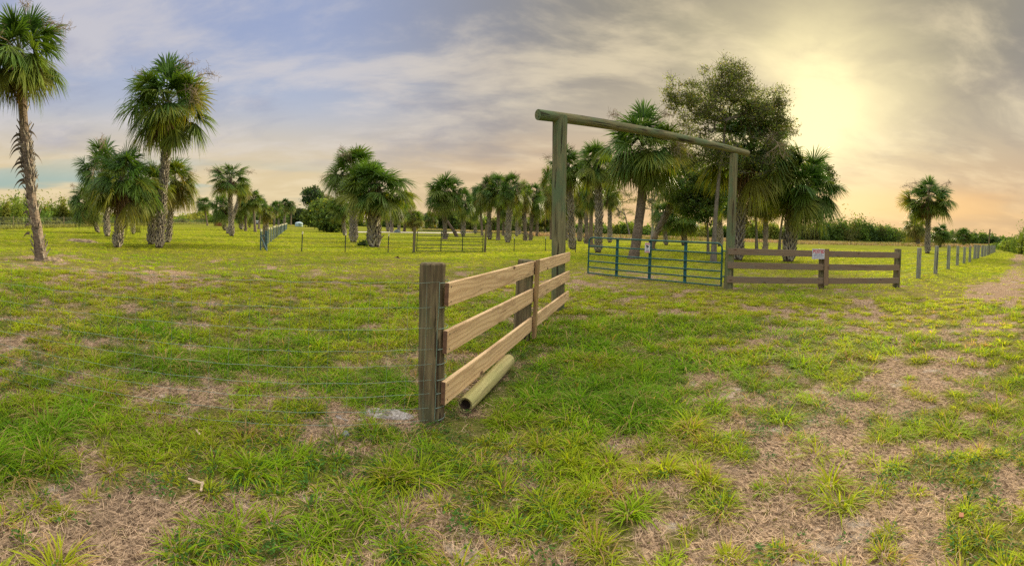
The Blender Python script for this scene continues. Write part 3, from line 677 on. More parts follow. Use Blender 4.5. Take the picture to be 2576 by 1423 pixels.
# ------------------------------------------------------------------ wire fences
def sagwire(b, a, e, r, sag=.01, n=4, sides=5, wob=.0):
    pts = [a.lerp(e, i / n) + Vector((0, 0, -sag * math.sin(math.pi * i / n) + (random.uniform(-wob, wob) if 0 < i < n else 0))) for i in range(n + 1)]; b.tube(pts, r, sides)
ld = Vector((-math.cos(R(26.8)), -math.sin(R(26.8)), 0))
f = empty('wire_fence', P1, 'woven wire fence running left from the near corner post', 'fence')
HZ = (1.15, .954, .786, .621, .502, .376, .269, .156, .056); n3 = Vector((ld.y, -ld.x, 0)); n3 = n3 if n3.dot(-P1) > 0 else -n3
PA, PB = P1 + n3 * .095 , P1 + n3 * .095 + ld * 9.5
b = MB()
for z in HZ:
    cum = 0; seg = 63; ph = random.uniform(0, 6)
    pts = [Vector((0, 0, 0)) + (PA - P1) + ld * (9.5 * i / seg) + Vector((0, 0, z - P1.z + .004 * math.sin(i * 1.9 + ph) - .015 * math.sin(i / seg * 6.3))) for i in range(seg + 1)]
    b.tube(pts, .0013, 5)
    # wrapped end round the post
    w0 = [(P1 - P1) + Vector((math.cos(q) * .112, math.sin(q) * .112, z - P1.z + .004 * q)) for q in np.linspace(math.atan2(n3.y, n3.x), math.atan2(n3.y, n3.x) + 2.2, 7)]
    b.tube(w0, .0026, 5)
for i in range(62):
    x = .10 + i * .152; p = PA - P1 + ld * x; pts = [p + Vector((random.uniform(-.004, .004), 0, z - P1.z)) for z in (HZ[0], HZ[2], HZ[4], HZ[6], HZ[8])]; b.tube(pts, .0010, 5)
p = PA - P1 + Vector((.0, -.012, 0)); b.tube([p + Vector((random.uniform(-.007, .007), 0, z - P1.z)) for z in HZ], .0024, 5)
b.obj('wire_mesh', M['wire'], f)
p = P1 + ld * 8.2; postobj('post', (p.x, p.y, gz(p)), (p.x, p.y, 1.25), .07, .07, M['postgrey'], f)
# boundary fence on the right with round posts
row = [(2310, 700, 2313, 623), (2353, 689.6, 2357, 618), (2385, 677.6, 2387.5, 617), (2408, 667.5, 2410, 618), (2425, 662.5, 2427, 620.5), (2439, 659, 2441, 618.5), (2452, 650.8, 2454, 615), (2460, 649, 2462, 616),
       (2470, 646, 2472, 616.5), (2477, 644.2, 2479, 617.5), (2484, 642, 2485, 617.5), (2489, 639.5, 2490, 617), (2494, 637.5, 2495, 617), (2498, 636, 2499, 617), (2502, 634.5, 2503, 616.5)]
bases = [on(X, Y) for X, Y, _, _ in row]
f = empty('boundary_fence', bases[0], 'wire fence on a long row of grey round posts beside the mown track', 'fence')
tops = []
for bp, (X, Y, X2, Y2) in zip(bases, row):
    tp = at(X2, Y2, hd(bp)); tp.z = min(max(tp.z, 1.05), 1.55); tops.append(tp)
    postobj('post', bp, tp, .105 if hd(bp) < 40 else .15, .10 if hd(bp) < 40 else .145, M['postgrey'], f, 12)
b = MB(); chain = [RB] + bases
for k_ in range(len(chain) - 1):
    a_, e_ = chain[k_], chain[k_ + 1]
    for z in (1.16, .93, .72, .52, .34, .18):
        sagwire(b, Vector((a_.x, a_.y, z)) - f.location, Vector((e_.x, e_.y, z)) - f.location, .0032 if k_ < 4 else .005, .02)
b.obj('line_wire', M['wire'], f)
# mid-field fence with steel posts, wooden posts and the dark gate
def tpost(p, h, parent=None, lean=0, m='tpost', cap=True, s=1.0, label=None, group=None):
    r = parent
    b = MB(); w = .035 * s
    b.box(w, .012 * s, h + .2, Matrix.Translation((0, 0, h / 2 - .1))); b.box(.010 * s, w * .9, h + .2, Matrix.Translation((0, w * .5, h / 2 - .1)))
    o = b.obj('steel_post', M[m], r, Matrix.Translation(Vector(p) - (r.location if r else Vector())) @ Matrix.Rotation(lean, 4, 'Y'))
    if cap:
        c = MB(); c.box(w * 1.25, .03 * s, .13, Matrix.Translation((0, .01, h - .05))); c.obj('painted_tip', M['tcap'], o)
    return o
g0 = on(1041, 635); f = empty('steel_post_fence', g0, 'wire fence on thin steel posts with pale tips either side of the dark gate', 'fence')
tl = [(655, 629), (759, 633), (868, 634.5), (976, 635), (1041, 635.5)]; tr = [(1219, 636), (1293, 632), (1372, 631), (1448, 635)]
for X, Y in tl[1:-1] + tr[1:]:
    p = on(X, Y); tpost(p, 1.02, f, random.uniform(-.02, .02), s=1.5)
b = MB()
for seq in (tl, tr):
    b = MB(); ps = [on(X, Y) for X, Y in seq]
    for a_, e_ in zip(ps, ps[1:]):
        for z in (.92, .70, .5, .32, .15): sagwire(b, Vector((a_.x, a_.y, z)) - f.location, Vector((e_.x, e_.y, z)) - f.location, .0030, .02)
    b.obj('line_wire', M['wirefar'], f)
gr_ = on(1219, 636)
postobj('post', g0, Vector((g0.x, g0.y, 1.46)), .085, .085, M['post'], f); postobj('post', gr_, Vector((gr_.x + .06, gr_.y, 1.78)), .075, .07, M['post'], f)
ga, gb = on(1048, 634), on(1214, 635); gv = gb - ga; L = gv.length
gate = empty('tube_gate', (ga.x, ga.y, 0), 'dark tubular steel gate hung between wooden posts in the middle of the field', 'gate')
gatebuild(gate, L, .05, 1.28, (.07, .25, .45, .68, .97), .024, M['gatedark'], M['gatedark'], (.345, .67), .05)
gate.rotation_euler.z = math.atan2(gv.y, gv.x)
# the teal fence running away from the viewer on the left of the field
A = on(655, 629); B = on(721, 576); n = 20
f = empty('steel_post_fence', A, 'teal steel-post fence running straight away across the left field', 'fence')
dirv = (B - A); dirv.z = 0; Ltot = dirv.length; dirv.normalize()
for k_ in range(n):
    q = (k_ / (n - 1)); p = A + dirv * (.0 + Ltot * q); p.z = gz(p)
    tpost(p, 1.10 + random.uniform(-.05, .05), f, random.uniform(-.03, .03), 'tealpost', True, 2.2 + 2.2 * q)
for dd, hh in ((2.3, 1.24), (4.0, 1.2)):
    p = A + dirv * dd; p.z = gz(p); postobj('post', p, (p.x, p.y, hh), .09, .09, M['post'], f)
b = MB()
for z in np.linspace(.06, 1.05, 9): sagwire(b, Vector((0, 0, z)), dirv * Ltot + Vector((0, 0, z)), .006, 0, 2)
for k_ in range(160): p = dirv * (Ltot * k_ / 160); b.tube([p + Vector((0, 0, .06)), p + Vector((0, 0, 1.05))], .006, 4)
b.obj('wire_mesh', M['wirefar'], f)
b = MB(); b.tube([Vector((.05, -.1, .75)), Vector((.55, -.25, 0))], .04, 8); b.tube([Vector((.02, 0, .75)), Vector((.30, -.12, .78))], .035, 8); b.obj('brace', M['tealpost'], f)
b = MB(); b.box(.16, .05, 1.0, Matrix.Translation((.16, .30, .52)), bev=.01)
b.obj('stacked_panel', M['tealpost'], f)
# far left perimeter fence
seq = [(-60, 580), (33, 575.5), (97, 573), (160, 570), (209, 568), (262, 566.5), (330, 565), (392, 564.5), (450, 564), (512, 564)]
ps = [on(X, Y) for X, Y in seq]; f = empty('perimeter_fence', ps[0], 'long woven wire fence on brown posts in front of the scrub at the left', 'fence')
for i_, p in enumerate(ps): postobj('post', p, (p.x + random.uniform(-.05, .05), p.y, 1.35), .06, .055, M['post'], f, 8)
b = MB(); c = b
for a_, e_ in zip(ps, ps[1:]):
    for z in (1.2, 1.0, .8, .62, .46, .3, .16): sagwire(b, Vector((a_.x, a_.y, z)) - f.location, Vector((e_.x, e_.y, z)) - f.location, .009, 0, 2, 4)
    m_ = int((e_ - a_).length / .9)
    for k_ in range(m_): q = a_.lerp(e_, k_ / m_) - f.location; c.tube([Vector((q.x, q.y, .15)), Vector((q.x, q.y, 1.2))], .007, 4)
b.obj('wire_mesh', M['wirefar'], f)
# far fence behind the palms and along the right pasture
seq = [(1250, 593), (1287, 592), (1338, 593), (1356, 593), (1376, 594), (1467, 600), (1495, 601), (1535, 604), (1560, 604), (1590, 606), (1700, 608), (1740, 609), (1790, 611), (1850, 612), (1910, 613), (1980, 615), (2060, 614), (2140, 616), (2215, 617), (2260, 618), (2317, 619), (2400, 621)]
ps = [on(X, Y) for X, Y in seq]; f = empty('pasture_fence', ps[0], 'thin dark steel-post fence crossing the far pasture behind the palms', 'fence')
for p in ps: tpost(p, 1.15, f, random.uniform(-.03, .03), 'tpost', False, 2.4)
b = MB()
for a_, e_ in zip(ps, ps[1:]):
    for z in (1.0, .6, .3): sagwire(b, Vector((a_.x, a_.y, z)) - f.location, Vector((e_.x, e_.y, z)) - f.location, .007, 0, 2, 4)
b.obj('line_wire', M['wirefar'], f)
# utility pole at the end of the boundary fence
p = on(2486, 640); o = postobj('pole', p, at(2490.5, 576, hd(p)), .12, .10, M['post'], None, 10); o.location = p
tag(o, 'tall bare wooden pole rising above the far fence posts by the track', 'pole')

# ------------------------------------------------------------------ loose things
a = on(1163, 1049); a = Vector((a.x + .02, a.y, gz(a) + .075)); e = on(1279, 935); e = Vector((e.x, e.y + .05, gz(e) + .10))
X = (e - a).normalized(); Yv = Vector((0, 0, 1)).cross(X).normalized(); Zm = Matrix((Yv, Yv.cross(X) * -1, X)).transposed(); L = (e - a).length
b = MB(); r = .069
b.tube([(0, 0, L * q) for q in (0, .1, .25, .4, .55, .7, .85, .97, 1)], [r * k for k in (.93, .97, 1, 1.02, 1.03, 1.05, 1.06, 1.06, .98)], 24, wob=.012, cap=False)
n_ = 24; V = [(math.cos(2 * math.pi * i / n_) * r * .98, math.sin(2 * math.pi * i / n_) * r * .98, L) for i in range(n_)]; b.add(V, [np.array([tuple(range(n_))])])
root = tag(b.obj('log', M['logmat'], None, None, smooth=True), 'short yellow-green round log lying on the grass below the board fence', 'log')
Mx = Zm.to_4x4(); Mx.translation = a; root.matrix_world = Mx
b = MB(); rr_ = [r * (.74 + .09 * math.sin(i * 1.3) + .06 * math.sin(i * 2.9)) for i in range(20)]; b.add([(math.cos(2 * math.pi * i / 20) * (rr_[i] if k_ == 0 else r * .35), math.sin(2 * math.pi * i / 20) * (rr_[i] if k_ == 0 else r * .35), -.001 if k_ == 0 else .06) for k_ in (0, 1) for i in range(20)], [np.array([(i, (i + 1) % 20, 20 + (i + 1) % 20, 20 + i) for i in range(20)])]); b.add([(math.cos(2 * math.pi * i / 20) * r * .35, math.sin(2 * math.pi * i / 20) * r * .35, .06) for i in range(20)], [np.array([tuple(range(20))])])
V = [(math.cos(2 * math.pi * i / 24) * rr, math.sin(2 * math.pi * i / 24) * rr, 0) for rr in (r * .93, r * .62) for i in range(24)]
b.obj('hollow_end', plain('rotten_core', (0.045, 0.028, 0.018), .95, 0, .2, 9), root)
b = MB(); V = [(x_, y_, .012) if math.hypot(x_, y_) < r * .7 else (x_, y_, 0) for x_, y_, _ in V]; b.add(V, [np.array([(i, (i + 1) % 24, 24 + (i + 1) % 24, 24 + i) for i in range(24)])]); b.obj('cut_rim', M['logmat'], root)
# round covered tank far off
def lathe(b, prof, n=20):
    V = [(math.cos(2 * math.pi * j / n) * r_, math.sin(2 * math.pi * j / n) * r_, z) for r_, z in prof for j in range(n)]
    b.add(V, [np.array([(i * n + j, i * n + (j + 1) % n, (i + 1) * n + (j + 1) % n, (i + 1) * n + j) for i in range(len(prof) - 1) for j in range(n)])])
p = on(752, 569.5); s_k = hd(p) * 20 / F / 2
tk = empty('water_tank', p, 'small pale blue round tank with a domed cover far down the teal fence', 'tank')
b = MB(); lathe(b, [(s_k, -.1), (s_k, s_k * .75), (s_k * .98, s_k * .78)]); b.obj('wall', M['tank'], tk)
b = MB(); lathe(b, [(s_k * 1.03, s_k * .76), (s_k * .98, s_k * .84), (s_k * .72, s_k * 1.06), (s_k * .3, s_k * 1.2), (.001, s_k * 1.22)]); b.obj('cover', plain('tank_cover', (0.50, 0.64, 0.72), .5, 0, .15, 1), tk, smooth=True)
# camper trailer
p = on(647, 564.5); d_ = hd(p); sc_ = d_ / F
tr_ = empty('camper_trailer', p, 'small white camper trailer with dark windows parked beyond the left palms', 'trailer'); ang = math.atan2(-p.x, p.y); tr_.rotation_euler.z = ang + R(0)
W = 12 * sc_; Hh = 9.5 * sc_
b = MB(); b.box(W, W * .6, Hh * .8, Matrix.Translation((0, 0, Hh * .62)), bev=Hh * .08); b.obj('body', M['white'], tr_)
for x_ in (-.25, .2):
    b = MB(); b.box(W * .24, .03, Hh * .24, Matrix.Translation((W * x_, -W * .3 - .02, Hh * .72))); b.obj('window', M['glassdark'], tr_)
b = MB(); b.box(W * .95, .03, Hh * .1, Matrix.Translation((0, -W * .3 - .015, Hh * .42))); b.obj('stripe', M['signblue'], tr_)
for x_ in (-.12, .12):
    b = MB(); b.tube([(W * x_, -W * .3, Hh * .16), (W * x_, -W * .22, Hh * .16)], Hh * .16, 12); b.obj('wheel', M['black'], tr_)
# red livestock box
p = on(552, 568.5); rb = empty('red_container', p, 'faded red steel box standing behind the left palms', 'container'); rb.rotation_euler.z = math.atan2(-p.x, p.y) + R(12); k_ = hd(p) / F
b = MB(); b.box(26 * k_, 12 * k_, 9 * k_, Matrix.Translation((0, 0, 4.6 * k_)), bev=.03)
for i_ in range(12): b.box(.06, .06, 8 * k_, Matrix.Translation((-12 * k_ + i_ * 2.1 * k_, -6 * k_ - .03, 4.6 * k_)))
b.obj('body', M['redbox'], rb)
b = MB(); b.box(27 * k_, 13 * k_, .5 * k_, Matrix.Translation((0, 0, 9.4 * k_)), bev=.02); b.obj('roof', M['redbox'], rb)
# covered heap beside the palms
p = on(999, 585); k_ = hd(p) / F; b = MB(); n_ = 16; V = []; Q = []
for i in range(n_ + 1):
    for j in range(n_):
        a_ = 2 * math.pi * j / n_; e_ = (i / n_) * math.pi / 2; rr = 8.5 * k_ * (1 + .16 * math.sin(a_ * 5 + i) + random.uniform(-.05, .05))
        V.append((math.cos(a_) * math.cos(e_) ** .6 * rr, math.sin(a_) * math.cos(e_) ** .6 * rr * .6, 7.5 * k_ * math.sin(e_) * (1 + .15 * math.sin(a_ * 3)) - .05))
for i in range(n_):
    for j in range(n_): Q.append((i * n_ + j, i * n_ + (j + 1) % n_, (i + 1) * n_ + (j + 1) % n_, (i + 1) * n_ + j))
b.add(V, [np.array(Q)]); o = b.obj('covered_heap', M['tarp']); o.location = p; tag(o, 'low heap under a grey-blue cover beside the thick front palm', 'heap')
# chips, stone and little debris in the foreground
def debris(name, X, Y, L, w_, th, az, m, label, cat, group=None):
    p = on(X, Y); b = MB(); n_ = 6; V = []
    b.box(L, w_, th, bev=th * .3); o = b.obj(name, m); vv = o.data.vertices
    for v in vv: v.co.z += .15 * abs(v.co.x) * random.uniform(.5, 1); v.co.y *= 1 - .5 * abs(v.co.x) / L
    o.location = (p.x, p.y, p.z + .035); o.rotation_euler = (random.uniform(-.15, .15), random.uniform(-.15, .15), az); return tag(o, label, cat, group)
debris('wood_chip', 492, 1236, .10, .022, .010, .3, M['chip'], 'pale splinter of wood, the upper of two lying by a grass tuft', 'wood chip', 'wood chips on the ground')
debris('wood_chip', 507, 1248, .09, .020, .008, -1.0, M['chip'], 'pale splinter of wood, the lower of two lying by a grass tuft', 'wood chip', 'wood chips on the ground')
debris('wood_chip', 498, 1102, .07, .02, .008, -.5, M['chip'], 'lone small wood splinter on bare straw near the wire fence', 'wood chip', 'wood chips on the ground')
debris('wood_chip', 320, 1040, .10, .012, .008, .9, M['chip'], 'thin pale stick on bare soil under the wire fence', 'wood chip', 'wood chips on the ground')
debris('dead_leaf', 2418, 1318, .05, .035, .005, .6, plain('dead_leaf_brown', (.30, .11, .05), .8), 'curled reddish-brown leaf on straw at the lower right', 'leaf')
def stone(X, Y, r_, label):
    p = on(X, Y); bpy_b = MB(); n_ = 12; V = []; Q = []
    for i in range(n_ // 2 + 1):
        for j in range(n_):
            th = math.pi * i / (n_ // 2); ph = 2 * math.pi * j / n_; rr = r_ * (1 + .18 * math.sin(3 * ph + i) * math.sin(th))
            V.append((rr * math.sin(th) * math.cos(ph), rr * math.sin(th) * math.sin(ph), rr * .6 * math.cos(th)))
    for i in range(n_ // 2):
        for j in range(n_): Q.append((i * n_ + j, i * n_ + (j + 1) % n_, (i + 1) * n_ + (j + 1) % n_, (i + 1) * n_ + j))
    bpy_b.add(V, [np.array(Q)]); o = bpy_b.obj('stone', M['stone'], smooth=True); o.location = (p.x, p.y, p.z + r_ * .35); tag(o, label, 'stone')
stone(868, 1094, .035, 'grey stone in a small sandy hollow left of the corner post')
# ------------------------------------------------------------------ sabal palms
PG = [np.array(c) for c in ((0.052, 0.125, 0.028), (0.088, 0.165, 0.026), (0.16, 0.20, 0.026), (0.22, 0.19, 0.04))]
def fan(b, rg, az, el, Lp, Lb, nl, wl, droop, col, spread=2.1, petc=None, closed=0.0):
    """one costapalmate leaf: petiole from the origin, then nl leaflets that arch and droop"""
    r = np.array([math.cos(az), math.sin(az), 0.0]); zz = np.array([0, 0, 1.0]); s = np.array([-math.sin(az), math.cos(az), 0.0])
    f = r * math.cos(el) + zz * math.sin(el)
    sag = .16 * Lp * max(0, math.cos(el))
    hub = f * Lp - zz * sag
    pts = [f * Lp * t - zz * sag * t * t for t in (.08, .4, .75, 1)]
    pw = .013
    V = []
    for p in pts: V += [p - s * pw, p + s * pw]
    b.add(V, [np.array([(0, 1, 3, 2), (2, 3, 5, 4), (4, 5, 7, 6)])], petc if petc is not None else col * 1.15)
    e2 = el - rg.uniform(.10, .5); f2 = r * math.cos(e2) + zz * math.sin(e2); roll = rg.normal(0, .35)
    s2 = s * math.cos(roll) + np.cross(f2, s) * math.sin(roll); u2 = np.cross(s2, f2)
    be = np.linspace(-spread, spread, nl) * (1 - closed) + rg.normal(0, .03, nl)
    d = f2[None] * np.cos(be)[:, None] + s2[None] * np.sin(be)[:, None] + u2[None] * (rg.normal(.10, .10, nl)[:, None]) + u2[None] * (.35 * np.abs(be) / spread)[:, None] * (-1 if rg.random() < .35 else 1)
    d /= np.linalg.norm(d, axis=1)[:, None]
    L = Lb * (1 - .30 * (np.abs(be) / 2.2) ** 2) * rg.uniform(.85, 1.08, nl)
    wv = np.cross(d, u2[None] + rg.normal(0, .25, (nl, 3))); wv /= np.linalg.norm(wv, axis=1)[:, None] + 1e-9
    ts = (0.0, .38, .72, 1.0); ww = (.45, 1.0, .75, .0); V = np.zeros((nl, 7, 3)); C = np.zeros((nl, 7, 3)); dr = droop * rg.uniform(.6, 1.5, nl)
    for i, t in enumerate(ts):
        c = hub[None] + d * (L * t)[:, None] * (1 - .12 * dr * t)[:, None] - zz[None] * (dr * L * t ** 3.2)[:, None]
        k = wl * ww[i] * .5
        cc_ = col[None] * (.8 + .35 * t) * rg.uniform(.8, 1.2, nl)[:, None]
        if i < 3: V[:, 2 * i] = c - wv * k; V[:, 2 * i + 1] = c + wv * k; C[:, 2 * i] = cc_; C[:, 2 * i + 1] = cc_
        else: V[:, 6] = c; C[:, 6] = cc_
    st = (np.arange(nl) * 7)[:, None]
    b.add(V.reshape(-1, 3), [np.concatenate([st + np.array([[0, 1, 3, 2]]), st + np.array([[2, 3, 5, 4]])]), st + np.array([[4, 5, 6]])], C.reshape(-1, 3))
def crown_mesh(seed, n=52, nl=30, wl=.034, lo=-.80, droop=.25, tone=0, open_=0):
    rg = np.random.default_rng(seed); b = MB()
    for i in range(n):
        u = (i + .5) / n; el = math.asin(max(-.97, min(.99, 1 - u * (1 - lo)))) if lo > -1 else 0
        el += rg.normal(0, .16); az = i * 2.39996 + rg.normal(0, .45)
        k = np.clip((u * 2.1 + rg.normal(tone, .45)), 0, 2.99); i0 = int(k); c = PG[i0] * (1 - (k - i0)) + PG[min(3, i0 + 1)] * (k - i0)
        Lp = rg.uniform(.34, .70) * (1.05 if open_ else 1) ; Lb = rg.uniform(.44, .60); Lp *= (.80 if u < .16 else 1)
        fan(b, rg, az, el, Lp, Lb, nl, wl, droop * (.5 + .7 * u) * rg.uniform(.5, 1.6), c, rg.uniform(1.5, 2.3), closed=0, petc=np.array([.08, .11, .035]))
    return b.mesh('crown', M['palm'])
def dead_mesh(seed, n=13, lo=.28):
    rg = np.random.default_rng(seed); b = MB()
    for i in range(n):
        c = np.array([.17, .11, .065]) * rg.uniform(.55, 1.25); fan(b, rg, i * 2.4 + rg.normal(0, .4), rg.uniform(-1.3, -.35), rg.uniform(.25, .55), rg.uniform(.38, .6), 20, .036, .6, c, rg.uniform(.8, 1.4))
    return b.mesh('dead_fronds', M['dead'])
def stalk_mesh(seed, n=6):
    rg = np.random.default_rng(seed); b = MB()
    for i in range(n):
        az = rg.uniform(0, 6.28); el = rg.uniform(.1, 1.15); L = rg.uniform(1.0, 1.3); r = np.array([math.cos(az), math.sin(az), 0.])
        main = [r * L * t * math.cos(el) + np.array([0, 0, L * t * math.sin(el) - .35 * L * t ** 3]) for t in (.2, .4, .6, .75, .88, 1.0)]
        b.tube(main, [.010, .008, .006, .005, .004, .002], 4, c=(.30, .24, .18))
        for k in range(20):
            t = rg.uniform(.45, 1.0); j = min(4, int(t * 5)); p = main[j] + (main[j + 1] - main[j]) * rg.random(); d = rg.normal(0, 1, 3); d /= np.linalg.norm(d); d[2] -= .25; l2 = rg.uniform(.10, .26)
            q = p + d * l2; b.tube([p, p + d * l2 * .5 + rg.normal(0, .01, 3), q], [.0035, .003, .0015], 3, c=(.34, .27, .20), cap=False)
            for _ in range(4):
                d2 = rg.normal(0, 1, 3); d2 /= np.linalg.norm(d2); s_ = p + d * l2 * rg.uniform(.3, 1); b.tube([s_, s_ + d2 * .08], .0022, 3, c=(.36, .29, .22), cap=False)
    return b.mesh('flower_stalks', M['dead'])
CROWNS = {'full': [crown_mesh(s, 54, 38, wl=.027) for s in (1, 2, 3, 51, 52)], 'round': [crown_mesh(s, 60, 38, wl=.024, lo=-.80, droop=.26) for s in (4, 5, 6, 53)],
          'open': [crown_mesh(s, 40, 38, wl=.024, lo=-.66, droop=.20, open_=1) for s in (7, 8)], 'yellow': [crown_mesh(s, 58, 38, wl=.024, tone=.9, droop=.30) for s in (9, 10)],
          'near': [crown_mesh(s, 54, 46, wl=.024, lo=-.66, droop=.24) for s in (11, 12, 13, 54, 55, 56)], 'sparse': [crown_mesh(s, 26, 28, lo=-.6, droop=.4, tone=.5) for s in (14, 15)]}
DEAD = [dead_mesh(s) for s in (21, 22, 23)]; STALK = [stalk_mesh(s) for s in (31, 32, 33)]
def palm_trunk(path, w0, kind, rg, H):
    """path: local points; kind boots / smooth / mixed"""
    b = MB(); P = [Vector(p) for p in path]
    # smooth the path
    pts = []
    for i in range(len(P) - 1):
        a0, a1, a2, a3 = P[max(i - 1, 0)], P[i], P[i + 1], P[min(i + 2, len(P) - 1)]
        for k in range(6):
            t = k / 6; pts.append(.5 * ((2 * a1) + (a2 - a0) * t + (2 * a0 - 5 * a1 + 4 * a2 - a3) * t * t + (3 * a1 - a0 - 3 * a2 + a3) * t ** 3))
    pts.append(P[-1]); N = len(pts); r = w0 / 2
    rad = []
    for i in range(N):
        q = i / (N - 1); k = 1 + .35 * math.exp(-q * H / .35) if kind != 'boots' else 1 + .12 * math.exp(-q * H / .4)
        rad.append(r * k * (1 - .22 * q) * (1 + rg.normal(0, .02)) * (.86 if kind == 'boots' else 1))
    dark = np.array([.075, .052, .036]); mid_ = np.array([.215, .165, .125]); cols = []
    for i in range(N):
        cols.append((dark if kind == 'boots' else mid_) * rg.uniform(.8, 1.15))
    b.tube([pts[0] - Vector((0, 0, .2))] + pts, [rad[0]] + rad, 14, c=[cols[0]] + cols, wob=.025)
    if kind != 'smooth':
        step = .115 if H < 7 else .13; sc = w0 / .42; step *= sc; nper = 6
        z = .05; k = 0; tot = H
        while z < tot * .99:
            q = z / tot; fi = q * (N - 1); i0 = min(N - 2, int(fi)); c = pts[i0].lerp(pts[i0 + 1], fi - i0); rr = rad[i0]; ax = (pts[i0 + 1] - pts[i0]).normalized()
            if kind == 'mixed' and rg.random() < .60 + .3 * math.sin(q * 9): z += step / nper * 1.0; k += 1; continue
            an = k * 2.39996; o = Vector((math.cos(an), math.sin(an), 0)); o = (o - ax * o.dot(ax)).normalized(); tg = ax.cross(o)
            Lb = .30 * sc * rg.uniform(.8, 1.25); op = rg.uniform(.06, .14) * sc * (1 if rg.random() > .12 else 1.8)
            pale = np.array([.48, .42, .355]) * rg.uniform(.55, 1.25); pale = pale * (1 - .4 * q) if kind == 'boots' else pale * .6
            for sgn in (-1, 1):     # the split leaf base: two arms of a Y
                p0 = c + o * rr * .92 + tg * sgn * .008 * sc; p1 = p0 + ax * Lb * .5 + tg * sgn * .055 * sc + o * (op * .45); p2 = p0 + ax * Lb + tg * sgn * .125 * sc + o * op
                wd = .036 * sc; wt = (tg * .75 - ax * sgn * .45).normalized()
                V = [p0 - wt * wd, p0 + wt * wd, p1 - wt * wd * .9, p1 + wt * wd * .9, p2 - wt * wd * .35, p2 + wt * wd * .35]
                V += [v - o * .018 * sc for v in V]
                b.add(V, [np.array([(0, 1, 3, 2), (2, 3, 5, 4), (1, 7, 9, 3), (3, 9, 11, 5), (0, 2, 8, 6), (2, 4, 10, 8), (4, 5, 11, 10)])], pale)
            z += step / nper * 1.0; k += 1
    return b
def palm(label, base, crown, box, kind='boots', w=20, cr='full', v=0, mids=(), dead=1, stalk=1, seed=0, group='sabal palms over the pasture', grow=1.28, wreal=None, rz=None):
    """base/crown centre/box in the measuring frame, w = trunk width there"""
    rg = np.random.default_rng(100 + seed + int(base[0])); p = ground(*base); d = hd(p); p.z = gz(p); k = d / F
    x0, x1, y0, y1 = box; cx, cy_ = (x0 + x1) / 2, (y0 + y1) / 2; Rr = (x1 - x0) / 2 * k * grow; Hh = (y1 - y0) / 2 * k * grow
    cc_ = at(crown[0], crown[1], d + (Rr * .0)); root = empty('palm_tree', p, label, 'palm tree', group)
    path = [Vector((0, 0, 0))] + [at(X, Y, d) - p for X, Y in mids] + [cc_ - p]
    H = (cc_ - p).length
    lowd = (cy_ + (y1 - y0) * .0)
    tb = palm_trunk(path, (wreal or w * k), kind, rg, H); tb.obj('trunk', M['trunk'], root)
    ctr = at(cx, cy_, d) - p; apex = cc_ - p; apex = apex * .55 + ctr * .45
    rot = Matrix.Rotation(rg.uniform(0, 6.28) if rz is None else rz, 4, 'Z')
    S = Matrix.Diagonal((Rr, Rr, Hh * .96, 1)); T = Matrix.Translation(apex + Vector((0, 0, Hh * .02)))
    link('crown', CROWNS[cr][v % len(CROWNS[cr])], root, T @ S @ rot)
    if dead: link('dead_fronds', DEAD[v % 3], root, Matrix.Translation(apex - Vector((0, 0, Hh * .02))) @ Matrix.Diagonal((Rr * .8, Rr * .8, Hh * .62, 1)) @ rot)
    if stalk: link('flower_stalks', STALK[(v + 1) % 3], root, T @ S @ rot)
    return root, path
# --- the palms, left to right
rA, pA = palm('tall shaggy palm at the left edge, curved grey trunk bristling with curled dead stubs', (104, 655), (50, 138), (-85, 174, -30, 288), 'mixed', 27, 'near', 0, mids=((94, 580), (80, 500), (72, 420), (64, 350), (58, 280)), grow=1.0)
b = MB(); rg = np.random.default_rng(5); kA = hd(rA.location) / F
for i in range(17):            # curled leaf-base stubs that stick out of the trunk
    Y = 330 + i * 11 + rg.uniform(-3, 3) if i < 13 else rg.uniform(520, 640); X = 60 + (Y - 330) * .085; q = at(X, Y, hd(rA.location)) - rA.location; sgn = -1 if i % 5 else 1
    side = Vector((math.cos(-1.02), -math.sin(-1.02) * -1, 0)); side = Vector((ray(104, 600).y, -ray(104, 600).x, 0)).normalized() * sgn
    fw = Vector((side.y, -side.x, 0)) * rg.uniform(-.5, .8); L = rg.uniform(.35, .70) * (.5 if i >= 13 else 1); pts = []; d0 = (side + fw * .5).normalized(); 
    for t_ in np.linspace(0, 1, 6): pts.append(q + d0 * (.10 + L * t_ * (1 - .25 * t_)) + Vector((0, 0, L * (.25 * t_ - .85 * t_ * t_))))
    b = MB(); V = []
    for j_, p_ in enumerate(pts): wd = .055 * (1 - j_ / 5) ** .7 + .004; V += [p_ + Vector((0, 0, wd)), p_ - Vector((0, 0, wd)) + Vector((side.y, -side.x, 0)) * .03]
    b.add(V, [np.array([(2 * j_, 2 * j_ + 1, 2 * j_ + 3, 2 * j_ + 2) for j_ in range(5)])], np.array([.20, .165, .135]) * rg.uniform(.5, 1.4))
    b.obj('dead_leaf_base', M['boot'], rA)
